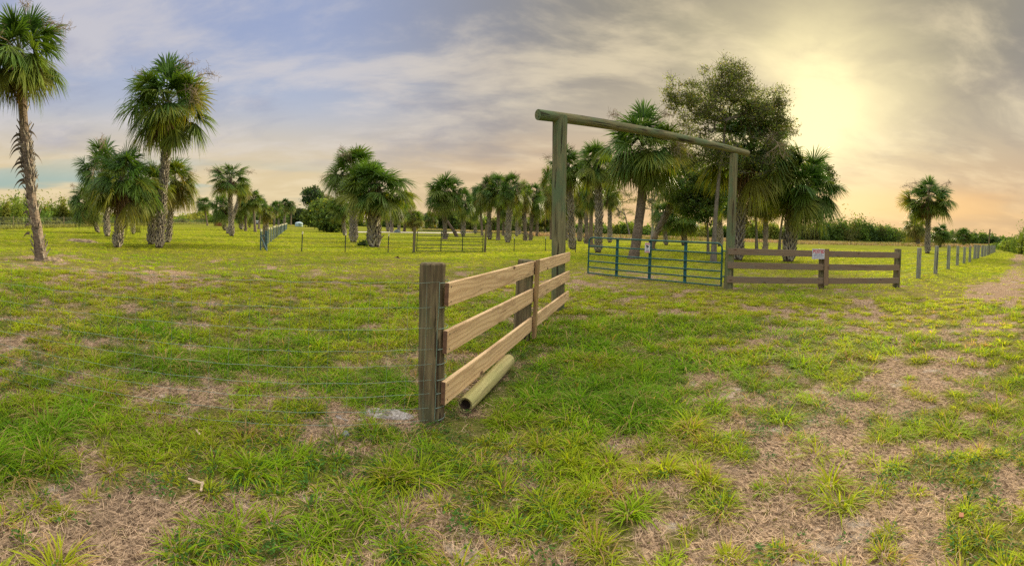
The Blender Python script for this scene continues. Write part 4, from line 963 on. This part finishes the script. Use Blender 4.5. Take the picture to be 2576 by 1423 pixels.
PL = [
 ('tallest complete palm of the left group, wide dark crown on a criss-cross booted trunk', (400, 623), (420, 262), (314, 524, 140, 384), 'boots', 20, 'near', 1, ((408, 500), (417, 380))),
 ('squat palm, heavy dark crown on a short white-patterned trunk, between two tall left palms', (295, 623), (312, 455), (232, 392, 352, 545), 'boots', 21, 'near', 2, ((300, 570),)),
 ('palm with a pale narrow booted trunk behind the left shoulder of the squat dark palm', (270, 594), (262, 430), (196, 312, 343, 520), 'boots', 13, 'full', 0, ()),
 ('low leaning palm with a drooping crown at the far left of the left group', (248, 585), (215, 508), (176, 262, 455, 565), 'boots', 9, 'full', 1, ()),
 ('palm half hidden between the squat palm and the tall booted palm', (379, 615), (388, 470), (350, 432, 395, 540), 'boots', 16, 'yellow', 0, ()),
 ('palm peering out on the right behind the tall booted palm', (422, 610), (436, 458), (392, 500, 388, 520), 'boots', 13, 'yellow', 1, ()),
 ('slim dark palm with a small round crown standing alone left of the teal fence', (583, 594), (577, 448), (530, 627, 408, 494), 'boots', 11, 'open', 0, ()),
 ('palm with a brown withered crown just right of the slim lone dark palm', (572, 587), (609, 478), (592, 630, 452, 505), 'boots', 8, 'yellow', 0, ()),
 ('tiny far palm with a bent bare trunk left of the slim lone palm', (522, 567), (513, 512), (493, 533, 492, 532), 'smooth', 4, 'round', 0, ()),
 ('bushy low palm behind the foot of the slim lone palm', (566, 579), (557, 520), (532, 583, 482, 560), 'boots', 8, 'full', 2, ()),
 ('short bushy palm with a white-patterned foot right of the slim lone palm', (607, 577), (606, 528), (588, 626, 496, 562), 'boots', 9, 'round', 1, ()),
 ('palm with a thin pale trunk and dark crown, third right of the slim lone palm', (618, 581), (618, 515), (596, 641, 486, 540), 'mixed', 6, 'full', 1, ()),
 ('palm with a bare leaning trunk nearest the start of the teal fence', (642, 583), (636, 500), (612, 663, 474, 528), 'smooth', 6.5, 'round', 2, ()),
 ('palm with a bare trunk just behind the one nearest the teal fence', (651, 576), (656, 515), (638, 676, 494, 540), 'smooth', 5, 'full', 0, ()),
 ('stout low palm rising behind the wooden posts of the teal fence', (672, 576), (671, 533), (656, 688, 510, 560), 'boots', 7, 'yellow', 1, ()),
 ('far palm above the middle of the teal fence, left of a slightly taller one', (689, 574), (692, 522), (676, 708, 504, 545), 'mixed', 4.5, 'round', 0, ()),
 ('far round-headed palm above the far end of the teal fence', (715, 568), (717, 513), (700, 735, 496, 536), 'boots', 5, 'round', 1, ()),
 ('last small palm past the far end of the teal fence', (732, 566), (733, 518), (722, 745, 505, 536), 'smooth', 3.5, 'full', 1, ()),
 ('tall palm with a brown-skirted booted trunk, left one of the big middle pair', (889, 608), (889, 430), (826, 952, 364, 502), 'boots', 17, 'near', 0, ((890, 540),)),
 ('broad front palm with the thickest criss-cross trunk, right one of the big middle pair', (941, 622), (943, 470), (866, 1024, 397, 545), 'boots', 28, 'near', 1, ((941, 560),)),
 ('brown drooping palm at the right shoulder of the big middle pair', (1017, 582), (1023, 508), (1003, 1043, 470, 548), 'smooth', 7, 'yellow', 1, ()),
 ('slanting palm with a patterned trunk behind the broad front palm', (976, 582), (968, 520), (945, 998, 482, 548), 'boots', 6, 'full', 0, ()),
 ('upright palm with a patterned trunk beside the covered heap', (985, 584), (985, 520), (962, 1008, 486, 548), 'boots', 7, 'full', 2, ()),
 ('small short palm directly behind the left post of the dark gate', (1041, 583), (1042, 548), (1020, 1066, 522, 577), 'boots', 7, 'yellow', 0, ()),
 ('far tiny palm between the small short palm and the round gate palm', (1081, 577), (1081, 548), (1064, 1100, 528, 570), 'boots', 5, 'full', 0, ()),
 ('round-headed palm rising behind the left half of the dark gate', (1119, 602), (1120, 482), (1075, 1166, 433, 535), 'mixed', 11, 'near', 2, ()),
 ('narrow palm with a grey patterned trunk behind the middle of the dark gate', (1165, 594), (1167, 510), (1145, 1190, 468, 545), 'boots', 9, 'full', 1, ()),
 ('palm with a thin bare trunk just left of the right post of the dark gate', (1213, 593), (1207, 492), (1182, 1232, 455, 540), 'smooth', 6, 'full', 2, ()),
 ('palm with a pale zigzag trunk right of the dark gate, first of the middle row', (1232, 602), (1229, 480), (1200, 1256, 438, 530), 'boots', 9, 'full', 0, ()),
 ('palm with a smooth red-brown trunk, second of the middle row right of the dark gate', (1253, 604), (1254, 478), (1220, 1290, 430, 530), 'smooth', 9, 'near', 0, ()),
 ('palm with a pale criss-cross trunk, third of the middle row right of the dark gate', (1277, 610), (1284, 476), (1258, 1316, 432, 526), 'boots', 12, 'full', 2, ()),
 ('palm with a brown leaning trunk, fourth of the middle row right of the dark gate', (1322, 605), (1316, 490), (1294, 1340, 450, 532), 'mixed', 9, 'yellow', 1, ()),
 ('dark-trunked palm, fifth and last full one of the middle row', (1334, 604), (1342, 497), (1316, 1370, 458, 540), 'mixed', 8, 'full', 1, ()),
 ('low far palm seen between the fourth trunk and the dark gate row', (1305, 590), (1305, 546), (1288, 1324, 528, 568), 'boots', 8, 'round', 2, ()),
 ('low slanting far palm behind the last of the middle row', (1344, 588), (1353, 552), (1332, 1376, 534, 573), 'smooth', 5, 'round', 0, ()),
 ('thin dark palm just left of the tall entrance pole', (1386, 602), (1384, 470), (1360, 1412, 395, 530), 'smooth', 6, 'yellow', 0, ()),
 ('palm with a criss-cross trunk half hidden by the left entrance pole', (1440, 628), (1425, 420), (1376, 1470, 364, 482), 'boots', 15, 'full', 0, ((1434, 500),)),
 ('palm with a pale criss-cross trunk above the left end of the green gate', (1504, 635), (1500, 408), (1452, 1545, 354, 475), 'boots', 16, 'near', 1, ((1507, 520),)),
 ('brown-trunked palm behind the left end of the green gate', (1476, 613), (1474, 462), (1440, 1512, 412, 520), 'mixed', 10, 'yellow', 1, ()),
 ('palm with a reddish bare trunk close left of the pale criss-cross gate palm', (1486, 622), (1488, 470), (1462, 1520, 428, 540), 'smooth', 11, 'full', 0, ()),
 ('low dark palm between the two criss-cross palms near the left entrance pole', (1458, 607), (1462, 510), (1442, 1482, 478, 552), 'boots', 10, 'full', 2, ()),
 ('big leaning palm with a thick smooth trunk behind the middle of the green gate', (1593, 652), (1620, 378), (1516, 1702, 250, 486), 'smooth', 26, 'near', 2, ((1603, 590), (1613, 510), (1618, 440))),
 ('sharply leaning palm whose trunk slants right behind the camera sign', (1637, 628), (1712, 455), (1648, 1758, 388, 530), 'mixed', 15, 'full', 1, ((1650, 590), (1675, 540), (1694, 505))),
 ('low shaggy palm behind the right part of the green gate', (1721, 617), (1722, 545), (1678, 1768, 505, 592), 'boots', 12, 'round', 1, ()),
 ('booted palm trunk behind the oak, left of the right entrance pole', (1812, 619), (1808, 470), (1762, 1850, 410, 545), 'boots', 12, 'full', 2, ()),
 ('tallest right-hand palm with a rough trunk just right of the right entrance pole', (1856, 655), (1886, 372), (1778, 2010, 236, 500), 'boots', 23, 'near', 0, ((1862, 560), (1872, 450))),
 ('heavy palm with a drooping one-sided crown behind the board with the posted sign', (1983, 658), (2018, 462), (1946, 2116, 372, 592), 'boots', 27, 'near', 1, ((1988, 600), (1998, 530))),
 ('lone round palm far right behind the row of grey posts', (2333, 637), (2336, 500), (2281, 2397, 446, 562), 'boots', 12, 'near', 2, ()),
 ('short palm with a hanging skirt left of the lone far right palm', (2310, 617), (2304, 562), (2278, 2334, 532, 606), 'boots', 8, 'yellow', 0, ()),
 ('low bush palm without visible trunk right of the lone far right palm', (2364, 622), (2366, 585), (2342, 2392, 560, 616), 'boots', 6, 'round', 2, ()),
 ('low bush palm on the far hedge line above the grey posts', (2424, 620), (2424, 592), (2404, 2446, 573, 614), 'boots', 5, 'round', 0, ()),
 ('far palm filling the gap between the squat dark palm and the tall booted palm', (335, 588), (333, 478), (306, 362, 446, 520), 'boots', 8, 'full', 3, ()),
 ('far palm peeping over the brown-crowned palm left of the teal fence', (628, 572), (627, 540), (614, 642, 518, 562), 'boots', 5, 'full', 4, ()),
 ('low far palm behind the bare trunks beside the teal fence', (664, 571), (667, 532), (652, 682, 512, 556), 'mixed', 4, 'round', 3, ()),
 ('far palm between the two round-headed palms above the teal fence', (701, 569), (702, 524), (688, 716, 504, 546), 'boots', 4, 'full', 3, ()),
 ('palm hidden behind the left shoulder of the big middle pair', (868, 592), (858, 520), (830, 886, 486, 558), 'boots', 8, 'full', 4, ()),
 ('palm showing between the broad front palm and the brown drooping palm', (1003, 585), (1005, 528), (984, 1026, 500, 562), 'boots', 6, 'round', 3, ()),
 ('far palm behind the thin bare trunk by the right post of the dark gate', (1196, 588), (1193, 520), (1172, 1216, 488, 556), 'boots', 6, 'round', 0, ()),
 ('far palm between the smooth red-brown trunk and the third criss-cross trunk', (1266, 592), (1267, 512), (1244, 1290, 478, 552), 'mixed', 6, 'full', 3, ()),
 ('far palm between the third and the fourth trunk of the middle row', (1300, 594), (1299, 505), (1276, 1322, 470, 545), 'boots', 6, 'full', 4, ()),
 ('far palm behind the two dark trunks that close the middle row', (1352, 594), (1350, 515), (1328, 1376, 484, 556), 'mixed', 6, 'round', 3, ()),
 ('palm close behind the left entrance pole on its right side', (1424, 604), (1420, 505), (1396, 1448, 470, 548), 'boots', 8, 'full', 0, ()),
 ('palm between the pale criss-cross gate palm and the big leaning palm', (1534, 610), (1534, 480), (1508, 1562, 436, 530), 'boots', 9, 'full', 3, ()),
 ('low palm at the foot of the sharply leaning palm', (1676, 616), (1668, 538), (1640, 1700, 498, 578), 'boots', 9, 'round', 1, ()),
 ('palm with a hanging crown directly behind the right entrance pole', (1838, 628), (1836, 500), (1800, 1872, 452, 560), 'boots', 12, 'full', 4, ()),
 ('palm between the tallest right-hand palm and the heavy one-sided palm', (1925, 626), (1928, 500), (1890, 1966, 452, 556), 'mixed', 12, 'yellow', 0, ()),
]
NOEX = {10, 15, 16, 17, 18, 24, 25}
for i, (lb, ba, cr_, bx_, kd, w_, ct, v, mids) in enumerate(PL):
    palm(lb, ba, cr_, bx_, kd, w_, ct, v + i, mids, dead=(0 if kd == 'none' else 1), stalk=(i % 3 != 1), seed=i)

# ------------------------------------------------------------------ broad-leaved trees
def leafcloud(b, C, n, s, col, spread, rg, flat=.7, vary=.45):
    """n leaf faces around each centre in C"""
    C = np.asarray(C); m = len(C) * n; idx = np.repeat(np.arange(len(C)), n)
    o = rg.normal(0, 1, (m, 3)) * spread * np.array([1, 1, flat]); P = C[idx] + o
    A = rg.normal(0, 1, (m, 3)); A /= np.linalg.norm(A, axis=1)[:, None]; B_ = np.cross(A, rg.normal(0, 1, (m, 3))); B_ /= np.linalg.norm(B_, axis=1)[:, None]
    sz = s * rg.uniform(.6, 1.4, m)[:, None]; V = np.stack([P - A * sz, P + B_ * sz * .42, P + A * sz, P - B_ * sz * .42], 1).reshape(-1, 3)
    tone = rg.uniform(1 - vary, 1 + vary, len(C))[idx] * rg.uniform(.75, 1.25, m); cc_ = np.asarray(col)[None] * tone[:, None]
    yel = rg.random(m) < .10; cc_[yel] = cc_[yel] * np.array([1.9, 1.3, .8])
    b.add(V, [np.arange(m * 4).reshape(-1, 4)], np.repeat(cc_, 4, 0))
def tree(label, base, crowns, trunk_pts, tw, ntg, nleaf, ls, col, spread, seed, cat='tree', name='broadleaf_tree', bark=(.20, .175, .145), twigs=True, hollow=.35, depth=1.0):
    """crowns: list of (X, Y, halfwidth, halfheight, share) in the measuring frame"""
    rg = np.random.default_rng(seed); random.seed(seed); p = ground(*base); d = hd(p); p.z = gz(p); k = d / F; root = empty(name, p, label, cat)
    tr = [Vector((0, 0, -.2))] + [at(X, Y, d) - p for X, Y in trunk_pts]; nodes = [np.array(v) for v in tr]; par = [-1] + list(range(len(tr) - 1))
    side = np.array([ray(*base).y, -ray(*base).x, 0]); side /= np.linalg.norm(side); fw = np.array([-side[1], side[0], 0]); T = []
    for X, Y, hw, hh, sh in crowns:
        c = np.array(at(X, Y, d) - p)
        for _ in range(int(ntg * sh)):
            v = rg.normal(0, 1, 3); v /= np.linalg.norm(v); r_ = rg.uniform(hollow, 1) ** .5 * rg.uniform(.85, 1.08)
            T.append(c + side * v[0] * r_ * hw * k + fw * v[1] * r_ * hw * k * depth + np.array([0, 0, v[2] * r_ * hh * k]))
    top = nodes[-1]; T.sort(key=lambda q: np.linalg.norm(q - top)); ends = []
    n0 = len(nodes); first = max(1, n0 - 3)
    for q in T:
        arr = np.array(nodes[first:]); dist = np.linalg.norm(arr - q, axis=1) + .25 * np.maximum(0, arr[:, 2] - q[2] + .3); j = int(np.argmin(dist)) + first
        a_ = nodes[j]; mid_ = (a_ + q) / 2 + rg.normal(0, .06, 3) * np.linalg.norm(q - a_) + np.array([0, 0, .06 * np.linalg.norm(q - a_)])
        nodes.append(mid_); par.append(j); nodes.append(q); par.append(len(nodes) - 2); ends.append(len(nodes) - 1)
    cnt = np.zeros(len(nodes))
    for e in ends:
        q = e
        while q >= 0: cnt[q] += 1; q = par[q]
    r0 = tw * k / 2; rad = np.maximum(r0 * (cnt / cnt[1]) ** .5, .008)
    b = MB(); r0l = [r0 * 1.35] + [r0 * (1 - .62 * i / max(1, n0 - 1)) for i in range(1, n0)]
    b.tube([Vector(v) for v in nodes[:n0]], r0l, 12, wob=.05, c=bark)
    b.obj('trunk', M['bark'], root); b = MB()
    for i in range(n0, len(nodes)):
        b.tube([Vector(nodes[par[i]]), Vector(nodes[i])], [min(rad[par[i]], rad[i] * 1.5), rad[i]], 5 if rad[i] > .02 else 3, c=np.array(bark) * .8, cap=False)
    tips = np.array([nodes[e] for e in ends])
    if twigs:
        for t_ in tips:
            for _ in range(7):
                v = rg.normal(0, 1, 3); v /= np.linalg.norm(v); v[2] = abs(v[2]) * .9 + .1; e = t_ + v * spread * rg.uniform(1.2, 3.0); b.tube([t_, e], [.010, .004], 3, c=np.array(bark) * .75, cap=False)
    b.obj('branches', M['bark'], root)
    b = MB(); leafcloud(b, tips, int(nleaf * 1.3), ls * (1.45 if ls > .06 else 1.2), col, spread, rg); b.obj('crown', M['leaf'], root)
    return root
tree('large airy oak with a grey trunk towering behind the palms right of the green gate', (1795, 659), [(1768, 268, 74, 78, .28), (1848, 232, 66, 76, .24), (1918, 286, 60, 68, .20), (1750, 372, 78, 60, .16), (1880, 395, 95, 60, .14), (1692, 240, 24, 45, .05), (1968, 335, 34, 64, .06), (1830, 190, 70, 45, .06), (1960, 262, 28, 40, .04)],
     [(1797, 600), (1801, 530), (1808, 450), (1820, 370), (1825, 300)], 14, 540, 38, .052, (.14, .185, .048), .22, 41, depth=.8, hollow=.05)
tree('dark leafy oak crown filling the space under the log between the leaning palms', (1782, 640), [(1730, 450, 62, 72, .5), (1800, 470, 55, 62, .3), (1765, 520, 50, 40, .25)], [(1781, 590), (1779, 545), (1775, 500)], 7, 150, 80, .085, (.075, .13, .035), .30, 42)
tree('yellow-leaved small oak under the tallest right-hand palm', (1904, 640), [(1905, 500, 50, 56, .5), (1938, 520, 40, 42, .3), (1872, 540, 32, 30, .2)], [(1903, 590), (1902, 550), (1903, 520)], 8, 110, 60, .075, (.125, .135, .035), .28, 43, twigs=True)
tree('leafy vine-covered oak tangled into the one-sided heavy palm', (1960, 640), [(2000, 470, 52, 75, .7), (2065, 440, 38, 48, .3)], [(1962, 600), (1968, 550), (1980, 500)], 8, 120, 60, .075, (.075, .12, .035), .26, 44)
tree('thin pale-trunked tree seen between the gate palm and the leaning palm', (1585, 594), [(1566, 515, 40, 42, 1.0)], [(1578, 565), (1572, 540), (1568, 525)], 4, 90, 26, .16, (.11, .14, .045), .6, 45)
tree('bare grey tree hung with moss right of the big leaning palm', (1641, 604), [(1645, 500, 38, 45, 1.0)], [(1642, 570), (1641, 530), (1640, 510)], 8, 60, 22, .13, (.10, .13, .05), .5, 46, bark=(.28, .25, .22))
tree('airy round-topped pine standing above the far trees left of the middle pair', (786, 570), [(787, 493, 25, 22, .85), (772, 505, 10, 10, .15)], [(786, 545), (787, 525), (787, 512)], 3, 120, 16, .28, (.06, .11, .05), .55, 47, cat='pine', name='pine_tree')
tree('bare-topped grey tree just right of the airy pine', (824, 568), [(824, 505, 16, 16, 1)], [(824, 545), (824, 525)], 3, 50, 10, .25, (.17, .14, .08), .5, 48)
tree('dense drooping green tree mass left of the middle pair of palms', (815, 572), [(792, 545, 22, 26, .35), (812, 528, 22, 26, .35), (836, 535, 20, 28, .3)], [(812, 560), (812, 550)], 5, 130, 70, .26, (.13, .20, .045), .9, 49)
tree('low spreading willowy tree with a short trunk left of the middle pair', (837, 584), [(832, 545, 28, 34, .8), (852, 552, 18, 22, .2)], [(836, 572), (835, 560)], 9, 130, 80, .17, (.11, .175, .045), .6, 50)
tree('rounded green tree beyond the far end of the teal fence', (757, 566), [(755, 545, 20, 14, 1)], [(756, 558), (756, 550)], 3, 60, 50, .45, (.075, .12, .04), 1.2, 51)
tree('small dark tree behind the left entrance pole', (1408, 598), [(1395, 515, 28, 44, .6), (1412, 540, 30, 34, .4)], [(1408, 570), (1405, 545)], 6, 90, 55, .16, (.07, .10, .035), .5, 52)
tree('far green tree filling the gap between dark gate and middle pair', (1100, 576), [(1092, 552, 22, 16, .5), (1130, 550, 22, 20, .5)], [(1100, 566), (1102, 560)], 3, 80, 50, .4, (.075, .125, .035), 1.0, 53)
tree('olive tree behind the middle row of palms', (1372, 590), [(1368, 545, 30, 26, 1)], [(1371, 575), (1370, 562)], 5, 80, 50, .28, (.085, .12, .035), .8, 54)

# ------------------------------------------------------------------ shrubs, scrub belts, tall dry grass
def bushcloud(b, c, rx, ry, rz, n, s, col, rg):
    lob = rg.normal(0, 1, (9, 3)); lob /= np.linalg.norm(lob, axis=1)[:, None]; lob[:, 2] = np.abs(lob[:, 2]); lob *= rg.uniform(.2, .62, 9)[:, None]
    i = rg.integers(0, 9, n); v = rg.normal(0, 1, (n, 3)); v /= np.linalg.norm(v, axis=1)[:, None]; rr = rg.uniform(.25, .55, n)[:, None] * rg.uniform(.7, 1.15, n)[:, None]
    P = lob[i] + v * rr; P[:, 2] = np.abs(P[:, 2]); P = np.asarray(c)[None] + P * np.array([rx, ry, rz])
    A = rg.normal(0, 1, (n, 3)); A /= np.linalg.norm(A, axis=1)[:, None]; B_ = np.cross(A, rg.normal(0, 1, (n, 3))); B_ /= np.linalg.norm(B_, axis=1)[:, None]; sz = s * rg.uniform(.5, 1.4, n)[:, None]
    V = np.stack([P - A * sz, P + B_ * sz * .45, P + A * sz, P - B_ * sz * .45], 1).reshape(-1, 3)
    tone = (.75 + .5 * rg.random(9))[i] * rg.uniform(.7, 1.3, n); b.add(V, [np.arange(n * 4).reshape(-1, 4)], np.repeat(np.asarray(col)[None] * tone[:, None], 4, 0))
SC = [np.array(c) for c in ((.16, .225, .04), (.10, .175, .035), (.070, .130, .040), (.21, .235, .05), (.13, .145, .05))]
def belt(name, label, prof, Yb, depth, nb, nl, s, seed, cols=(0, 1, 2, 3), wpx=34, wall=.65):
    """prof: (X, top Y) outline; bushes rooted between base line Yb and `depth` metres further"""
    rg = np.random.default_rng(seed); b = MB(); xs = [q[0] for q in prof]; ys = [q[1] for q in prof]
    for i in range(nb):
        X = rg.uniform(xs[0], xs[-1]); yt = np.interp(X, xs, ys); yb = np.interp(X, *zip(*Yb)) if hasattr(Yb, '__len__') else Yb
        p = ground(X, yb); d0 = hd(p); d = d0 + rg.uniform(0, depth); k = (yt, )
        fr = rg.uniform(.0, 1) ** .5; top = at(X, yb - (yb - yt) * (.62 + .44 * fr), d); q = at(X, yb, d); hgt = max(.4, top.z)
        rx = wpx * d / F * rg.uniform(.45, 1.0); nl_ = int(nl * 1.8); s_ = s * d / 60 * 2.0; c = SC[cols[rg.integers(0, len(cols))]] * rg.uniform(.8, 1.2)
        bushcloud(b, (q.x, q.y, -.05), rx, rx, hgt, nl_, s_ * rg.uniform(.8, 1.2), c, rg)
        if rg.random() < (.08 if seed == 61 else .05):       # loose shoots above
            m_ = nl // 14; P = np.array([q.x, q.y, hgt * .9])[None] + rg.normal(0, 1, (m_, 3)) * np.array([rx * .7, rx * .7, hgt * .16])
            A = rg.normal(0, 1, (m_, 3)) * s_ * .6; B_ = rg.normal(0, 1, (m_, 3)) * s_ * .35; V = np.stack([P - A, P + B_, P + A, P - B_], 1).reshape(-1, 3)
            b.add(V, [np.arange(m_ * 4).reshape(-1, 4)], np.repeat(np.repeat((c * 1.2)[None], m_, 0), 4, 0))
    return tag(b.obj(name, M['leaf']), label, cat='scrub', kind='stuff')
belt('scrub', 'yellow-green scrub thicket behind the perimeter fence at the left', [(-160, 480), (0, 492), (40, 480), (70, 484), (110, 500), (150, 484), (185, 508), (240, 530), (300, 540), (380, 532), (450, 536), (520, 528)], [(-160, 577), (0, 572), (200, 564), (400, 560), (540, 559)], 16, 190, 420, .085, 61, (0, 0, 3, 1, 3))
belt('scrub', 'darker low undergrowth along the foot of the left thicket', [(-160, 545), (200, 548), (540, 548)], [(-160, 579), (0, 574), (200, 566), (540, 560)], 5, 150, 220, .07, 62, (4, 3, 1), 22)
belt('woodland', 'far belt of trees closing the field behind the teal fence', [(540, 526), (600, 530), (700, 524), (740, 532), (780, 520), (830, 526), (900, 520), (960, 528), (1040, 530), (1100, 526), (1180, 530)], [(540, 562), (760, 565), (1180, 578)], 30, 170, 300, .085, 63, (1, 2, 1, 0), 26)
belt('woodland', 'far belt of trees behind the middle row of palms', [(1160, 536), (1240, 540), (1330, 540), (1400, 548), (1450, 552)], [(1160, 578), (1300, 584), (1450, 590)], 26, 120, 300, .085, 64, (1, 0, 4), 24)
belt('scrub', 'green hedge of scrub across the pasture behind the green gate', [(1440, 562), (1500, 556), (1560, 552), (1640, 562), (1720, 558), (1800, 560), (1900, 545), (1960, 560)], [(1440, 590), (1700, 597), (1960, 606)], 20, 170, 300, .08, 65, (0, 1, 1, 3), 24)
belt('woodland', 'dark rounded tree mass right of the one-sided palm', [(1960, 560), (2050, 548), (2110, 545), (2140, 536), (2180, 540), (2215, 552), (2240, 562), (2300, 570)], [(1960, 606), (2300, 612)], 18, 95, 560, .070, 66, (2, 1, 4, 1), 46)
belt('woodland', 'distant green tree line fading behind the grey fence posts', [(2290, 572), (2360, 574), (2400, 576), (2440, 576), (2480, 580), (2520, 592), (2560, 600)], [(2290, 611), (2560, 617)], 30, 110, 260, .08, 67, (1, 2, 1), 24)
belt('scrub', 'bright green hedge on the right beyond the mown track', [(2500, 612), (2530, 596), (2560, 572), (2600, 548), (2700, 520), (2800, 510)], [(2500, 622), (2530, 630), (2600, 645), (2800, 690)], 6, 130, 520, .07, 68, (0, 1, 0), 26)
def tallgrass(label, prof, Y0, Y1, n, hgt, seed, col, wpx=1.6):
    rg = np.random.default_rng(seed); X = rg.uniform(prof[0], prof[1], n); f_ = (X - prof[0]) / (prof[1] - prof[0]); yb = rg.uniform(0, 1, n) ** .6; b = MB()
    bx = np.zeros(n); by = np.zeros(n)
    for i in range(n): p = ground(X[i], Y0[0] + (Y0[1] - Y0[0]) * f_[i] + (Y1 - 0) * yb[i] * -1); bx[i], by[i] = p.x, p.y
    d = np.hypot(bx, by); colr = np.asarray(col)[None] * rg.uniform(.6, 1.35, n)[:, None]; gmix = (fbm(bx, by, .08, 3, seed) > .56); colr[gmix] = np.array([.22, .22, .06]) * rg.uniform(.7, 1.3, gmix.sum())[:, None]
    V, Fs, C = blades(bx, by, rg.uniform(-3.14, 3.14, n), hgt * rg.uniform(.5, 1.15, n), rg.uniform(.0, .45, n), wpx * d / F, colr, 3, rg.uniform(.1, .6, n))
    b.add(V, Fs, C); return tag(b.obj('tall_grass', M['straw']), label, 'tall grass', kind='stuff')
tallgrass('band of tall pinkish dry grass beyond the pasture fence', (1330, 1960), (594, 612), 9, 15000, .95, 71, (.46, .31, .19))
tallgrass('tall dry grass and weeds behind the right board fence', (1960, 2300), (614, 620), 8, 9000, .9, 72, (.38, .29, .15))
tallgrass('tall dry grass behind the row of grey fence posts', (2280, 2530), (620, 624), 9, 9000, .9, 73, (.46, .31, .20))
tallgrass('rank dry grass at the foot of the left thicket', (-120, 540), (581, 563), 5, 9000, .45, 74, (.26, .27, .06))
tallgrass('dry grass fringe before the woodland in the middle', (1060, 1340), (582, 590), 4, 4000, .7, 75, (.40, .30, .14))
# single shrubs
def shrub(label, X, Y, wpx, hpx, n, s, ci, seed, name='shrub'):
    rg = np.random.default_rng(seed); p = on(X, Y); k = hd(p) / F; b = MB(); bushcloud(b, (0, 0, -.03), wpx / 2 * k, wpx / 2 * k, hpx * k, n, s, SC[ci], rg)
    r_ = empty(name, p, label, 'shrub'); b.obj('foliage', M['leaf'], r_)
    c = MB()
    for i in range(9):
        a_ = rg.uniform(0, 6.28); c.tube([(0, 0, -.05), (math.cos(a_) * wpx * .12 * k, math.sin(a_) * wpx * .12 * k, hpx * k * .4), (math.cos(a_) * wpx * .35 * k, math.sin(a_) * wpx * .35 * k, hpx * k * .85)], [.02, .014, .006], 4, c=(.16, .12, .08))
    c.obj('stems', M['bark'], r_)
shrub('low rounded dark green shrub between the trunks of the big middle pair', 911, 618, 36, 20, 900, .07, 2, 81)
shrub('small pale blue-green shrub near the far end of the teal fence', 797, 572, 16, 10, 300, .16, 1, 82)
shrub('low weedy shrub on the brown strip behind the squat left palm', 345, 585, 26, 18, 500, .06, 3, 83)
shrub('rounded light green shrub at the right edge of the dark tree mass', 2275, 616, 34, 26, 700, .12, 0, 84)
shrub('grey leafless bush left of the lone far right palm', 2232, 610, 40, 30, 400, .10, 4, 85)
shrub('green bush beneath the short palm with the hanging skirt', 2345, 612, 36, 22, 600, .12, 1, 86)
# fallen dead trunk leaning near the gate palm
p = on(1150, 596); k = hd(p) / F; q = at(1124, 555, hd(p)); b = MB(); v = q - p
b.tube([v * -.02, v * .35 + Vector((.05, 0, .05)), v * .7, v], [.28, .24, .22, .18], 10, c=(.10, .075, .06), wob=.08)
o = b.obj('fallen_tree', M['bark']); o.location = p; tag(o, 'dark dead trunk leaning against the round-headed palm behind the dark gate', 'fallen tree')
p = on(862, 0 + 600); 
def frondpile(X, Y, s, label, seed):
    rg = np.random.default_rng(seed); p = on(X, Y); b = MB()
    for i in range(3): fan(b, rg, rg.uniform(0, 6.28), .05, s * .6, s, 16, .04, .06, np.array([.20, .14, .09]) * rg.uniform(.7, 1.3), 1.2)
    o = b.obj('fallen_frond', M['dead']); o.location = (p.x, p.y, p.z + .07); tag(o, label, 'fallen frond')
frondpile(664, 593, .5, 'brown fallen palm frond lying in the grass left of the teal fence', 3)
frondpile(762, 581, .6, 'brown fallen palm frond right of the far end of the teal fence', 4)
frondpile(995, 650, .25, 'small dark dead frond on the lawn in front of the broad palm', 5)
frondpile(1205, 596, .7, 'long brown fallen frond behind the dark gate', 6)
